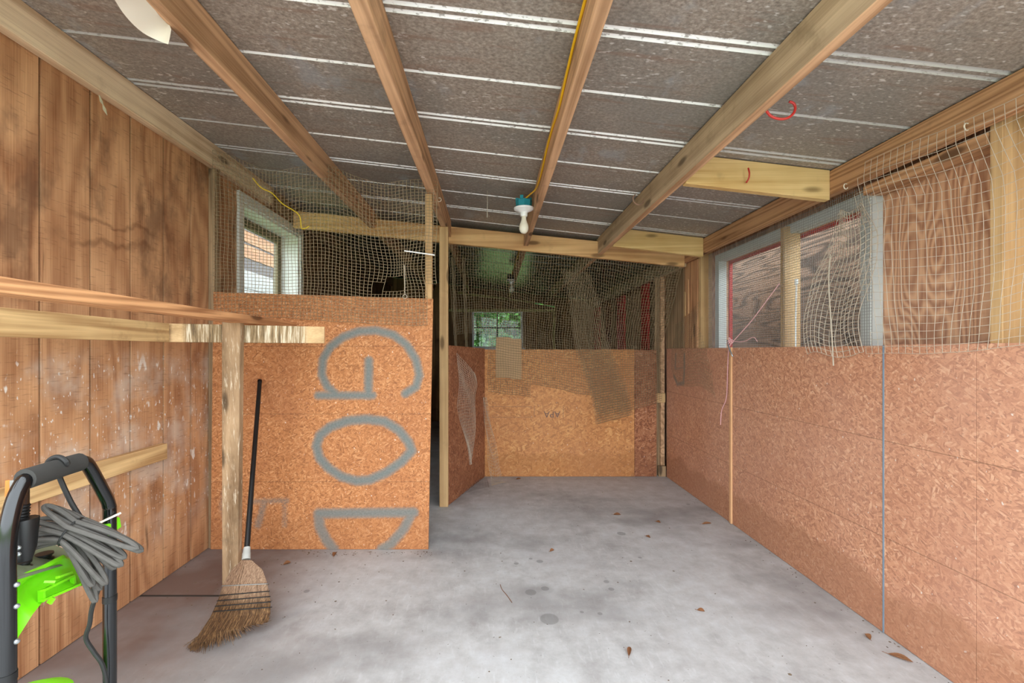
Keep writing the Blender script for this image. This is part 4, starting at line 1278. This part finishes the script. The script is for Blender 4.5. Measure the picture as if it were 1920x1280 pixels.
# coiled power cable
A0, B0, C0 = PX(66, 992, .955), PX(232, 1062, .985), PX(134, 1010, .965)
g = G()
ax = (B0 - A0).normalized()
upv = Vector((0.25, 0, 1)); upv = (upv - ax * upv.dot(ax)).normalized()
dpv = ax.cross(upv)
nl = 11
for i in range(nl):
    t = i / (nl - 1) - 0.5
    le = 1.0 + 0.10 * math.sin(i * 2.1)
    pts = []
    for k in range(40):
        a = 2 * math.pi * k / 40
        s_ = math.cos(a)
        if s_ >= 0:
            along = C0 + (B0 - C0) * s_ * le
            fan = 0.105
        else:
            along = C0 + (A0 - C0) * (-s_) * le
            fan = 0.078
        pinch = abs(s_) ** 1.15
        lat = upv * (-(t + 0.040 * math.sin(a)) * (0.046 + fan * pinch)) + dpv * (0.010 * math.sin(a) + 0.016 * math.cos(i * 1.7))
        along = along + Vector((0, 0, 0.018 * (1 - s_ * s_) + (-0.020 * abs(t) * 2 * pinch if s_ > 0 else 0)))
        if s_ > 0: along = along + ax * (-0.035 * (t + .5) * pinch)
        pts.append(along + lat)
    g.tube(pts, 0.0051, 8, closed=True)
cb = g.obj('coiled_cable', M_CABLE, pw, smooth=True)
G().tube([C0 + Vector((0, 0, .016)) + upv * .030 * math.cos(a) + dpv * .030 * math.sin(a) for a in [k * .42 for k in range(15)]], 0.002, 6, closed=True).obj('cable_tie', M_CABLE_B, pw)
gt = hx(.58) + Vector((0, 0, .936))
wrap = [gt + Vector((-.024, 0, -.012)), gt + Vector((-.018, 0, .018)), gt + Vector((0.004, 0, .0265)), gt + Vector((.022, 0.0, .012))]
drop = catmull(wrap + [PX(108, 880, .985), PX(130, 935, 1.0), PX(152, 972, 1.01), PX(166, 1000, 1.02)], 5)
G().tube(drop, 0.0052, 8).obj('loose_cable', M_CABLE_B, pw, smooth=True)
drop = catmull([PX(184, 1105, 1.02), PX(172, 1142, 1.03), PX(168, 1170, 1.04), PX(161, 1196, 1.05), PX(176, 1222, 1.06), PX(192, 1246, 1.07), PX(200, 1285, 1.08), PX(196, 1340, 1.08)], 6)
G().tube(drop, 0.0048, 8).obj('loose_cable', M_CABLE_B, pw, smooth=True)
# lower body: motor cover, base, wheels
g = G()
g.lathe([(.03, .16), (.088, .17), (.092, .22), (.092, .36), (.08, .405), (.045, .425), (0.0, .428)], (-1.04, 1.00, 0), sides=24)
g.obj('motor_cover', M_GREEN, pw, smooth=True)
G().box(-1.14, -0.90, 0.83, 1.14, 0.075, 0.16).obj('base', M_BLACK, pw, 0.02)
for yy in (0.795, 1.145):
    G().lathe([(.02, 0), (.085, 0.002), (.09, .012), (.09, .028), (.085, .038), (.02, .04)], (-1.08, yy - .01, .09), (0, 1, 0), 28).obj('wheel', M_BLACK, pw, smooth=True)
G().box(-0.93, -0.90, 0.86, 1.11, 0.0, 0.076).obj('foot', M_BLACK, pw, 0.004)

# ------------------------------------------------------------------ leaves and chips on the floor
def leaf(x, y, L, W, ang, label, curl=0.012):
    q = FLOOR(x, y)
    ca, sa = math.cos(ang), math.sin(ang)
    g = G()
    def fn(u, v):
        t = v
        w = W * math.sin(math.pi * min(1, max(0, t)) ** 0.9) * (u - .5) + 1e-4 * (u - .5)
        l = (t - .5) * L
        z = 0.003 + curl * (2 * abs(u - .5)) ** 2 * math.sin(math.pi * t) + curl * .5 * t * t
        return (q.x + l * ca - w * sa, q.y + l * sa + w * ca, z)
    g.sheet(fn, 4, 8, 0.0006, (0, 0, 1))
    g.tube([(q.x - .5 * L * ca, q.y - .5 * L * sa, .0035), (q.x - .72 * L * ca, q.y - .72 * L * sa, .004)], 0.0009, 4)
    o = g.obj('fallen_leaf', M_LEAF, smooth=True)
    return tag(o, label, 'leaf', 'dry leaves on the floor')
leaf(1688, 1236, .075, .026, -0.9, 'largest brown dry leaf, on the floor by the right wall')
leaf(1627, 1196, .03, .022, 1.5, 'small crumpled leaf on the floor below the blue strip')
leaf(1157, 966, .055, .03, -0.4, 'curled reddish leaf lying mid floor in front of the partition')
leaf(1325, 983, .07, .014, 0.05, 'long thin leaf on the floor near the wall batten')
leaf(1234, 980, .04, .014, -1.0, 'small dark leaf on the floor between the curled leaf and the batten')
leaf(1215, 1008, .045, .014, -1.2, 'thin dark leaf on the floor right of the oil stains')
leaf(627, 1041, .045, .022, 1.7, 'upright reddish leaf on the floor at the foot of the lettered board')
leaf(1035, 1034, .03, .018, 0.3, 'small brown leaf on the floor above the round stains')
leaf(972, 899, .05, .022, 0.0, 'dark leaf on the floor at the foot of the partition')
leaf(1180, 1224, .05, .016, 1.2, 'orange leaf scrap lying on the near floor')
leaf(538, 1058, .04, .03, 0.4, 'yellowish crumb of leaf on the floor right of the broom')
leaf(1314, 1147, .035, .014, -.7, 'tiny dark leaf on the floor halfway to the right wall')
leaf(700, 999, .03, .012, .2, 'brown leaf sliver on the floor right of the lettered board') if False else None
g = G()
for k in range(420):
    if k < 150:
        x_, y_ = rng.uniform(-1.65, 1.6), rng.uniform(.9, 4.2)
    elif k < 260:
        x_, y_ = rng.gauss(-1.15, .25), rng.gauss(2.35, .22)
    elif k < 330:
        y_ = rng.uniform(1.0, 4.1); x_ = 1.655 - abs(rng.gauss(0, .05)) - .01
    else:
        x_, y_ = rng.uniform(-1.2, -.35), 2.67 - abs(rng.gauss(0, .03)) - .01
    x_ = max(-1.69, min(1.64, x_))
    zb_ = 0.0002
    r_ = rng.uniform(.002, .006) * (1.3 if rng.random() < .1 else 1)
    a = rng.uniform(0, 6.28); e = rng.uniform(.3, 1)
    vs_ = [(x_ + r_ * (math.cos(a) * math.cos(t) - e * math.sin(a) * math.sin(t)), y_ + r_ * (math.sin(a) * math.cos(t) + e * math.cos(a) * math.sin(t)), zb_) for t in (0, 1.3, 2.4, 3.4, 4.9)]
    vs_.append((x_, y_, zb_ + r_ * .35))
    g.add(vs_, [(i, (i + 1) % 5, 5) for i in range(5)] + [(4, 3, 2, 1, 0)])
tag(g.obj('floor_debris', M_CHIP), 'scattered dark crumbs and chips on the concrete floor', 'debris', kind='stuff')
o = G().tube(catmull([tuple(FLOOR(938, 1096) + Vector((0, 0, .002))), tuple(FLOOR(941, 1105) + Vector((0, 0, .002))), tuple(FLOOR(950, 1116) + Vector((0, 0, .002))), tuple(FLOOR(960, 1130) + Vector((0, 0, .002)))], 5), 0.0015, 5).obj('twig', M_LEAF)
tag(o, 'thin bent twig lying on the floor left of the round stains', 'twig')

# ------------------------------------------------------------------ outside
nb = thing('neighbouring_shed', (-3.3, 6.3, -0.14), 'neighbouring building with orange and grey boards seen through the left window', 'building')
G().box(-3.55, -3.26, 3.6, 9.5, -0.14, 3.25).obj('wall', M_CLADG, nb)
zz = -0.1
lay = [(2.02, 2.26, M_CLADW), (2.26, 2.42, M_CLADG), (2.425, 2.60, M_CLAD), (2.603, 2.625, M_CLADG), (2.628, 2.78, M_CLAD), (2.785, 2.86, M_CLADG), (2.865, 3.0, M_CLAD), (3.005, 3.18, M_CLADG)]
for (a, b, mt) in [(0.0, .32, M_CLADW), (.325, .66, M_CLADW), (.665, 1.0, M_CLADW), (1.005, 1.34, M_CLADW), (1.345, 1.68, M_CLADW), (1.685, 2.015, M_CLADW)] + lay:
    G().box(-3.259, -3.235 if mt is not M_CLADG else -3.247, 3.6, 9.5, a, b - .004).obj('cladding_board', mt, nb)
def tree(x, y, z0, r, h, n, label, seed):
    rr = random.Random(seed)
    t = thing('tree', (x, y, -0.14), label, 'tree', 'trees behind the shed')
    G().tube([(x, y, -0.14), (x + .05, y, z0), (x, y + .05, z0 + h * .5)], [.10, .07, .03], 8).obj('trunk', M_BARK, t, smooth=True)
    g = G()
    core = G().sheet(lambda u, v: (x + r * .62 * math.sin(math.pi * v) * math.cos(6.2832 * u) * (1 + .12 * math.sin(9 * u * 6.2832 / 3 + 7 * v)),
                                   y + r * .5 * math.sin(math.pi * v) * math.sin(6.2832 * u), z0 + h * .5 - h * .36 * math.cos(math.pi * v)), 18, 12)
    core.obj('sky_block_core', M_TREE_CORE, t)  # solid dark core added inside the crown to block sky between leaves
    for k in range(n):
        a = rr.uniform(0, 6.28); ph = math.acos(rr.uniform(-1, 1)); q = rr.uniform(.45, 1) ** .5
        c = Vector((x + r * q * math.sin(ph) * math.cos(a), y + r * .8 * q * math.sin(ph) * math.sin(a), z0 + h * .5 + h * .5 * q * math.cos(ph)))
        d = Vector((rr.uniform(-1, 1), rr.uniform(-1, 1), rr.uniform(-.7, .3))).normalized()
        s_ = d.orthogonal().normalized(); L = rr.uniform(.07, .15) * (1 + .12 * max(0, y - 11))
        s_ = (Matrix.Rotation(rr.uniform(0, 6.28), 3, d) @ s_) * L * .33
        nn = d.cross(s_).normalized() * L * .08
        g.add([c, c + d * L * .45 + s_ + nn, c + d * L, c + d * L * .45 - s_ + nn, c + d * L * .5], [(0, 1, 4), (1, 2, 4), (2, 3, 4), (3, 0, 4)])
    tag(g.obj('foliage', M_LEAFG, t), kind='stuff')
tree(-0.75, 10.6, 0.9, 1.15, 2.8, 4200, 'bright leafy tree behind the left panes of the back window', 1)
tree(1.6, 14.2, 0.2, 2.4, 5.0, 9000, 'darker tree filling the right panes of the back window', 2)
tree(-3.6, 16.0, 0.2, 2.6, 5.4, 9000, 'far tree beyond the left side of the back window', 3)
tree(-0.9, 20.5, 0.2, 3.2, 6.4, 12000, 'large distant tree closing the view through the back window', 4)
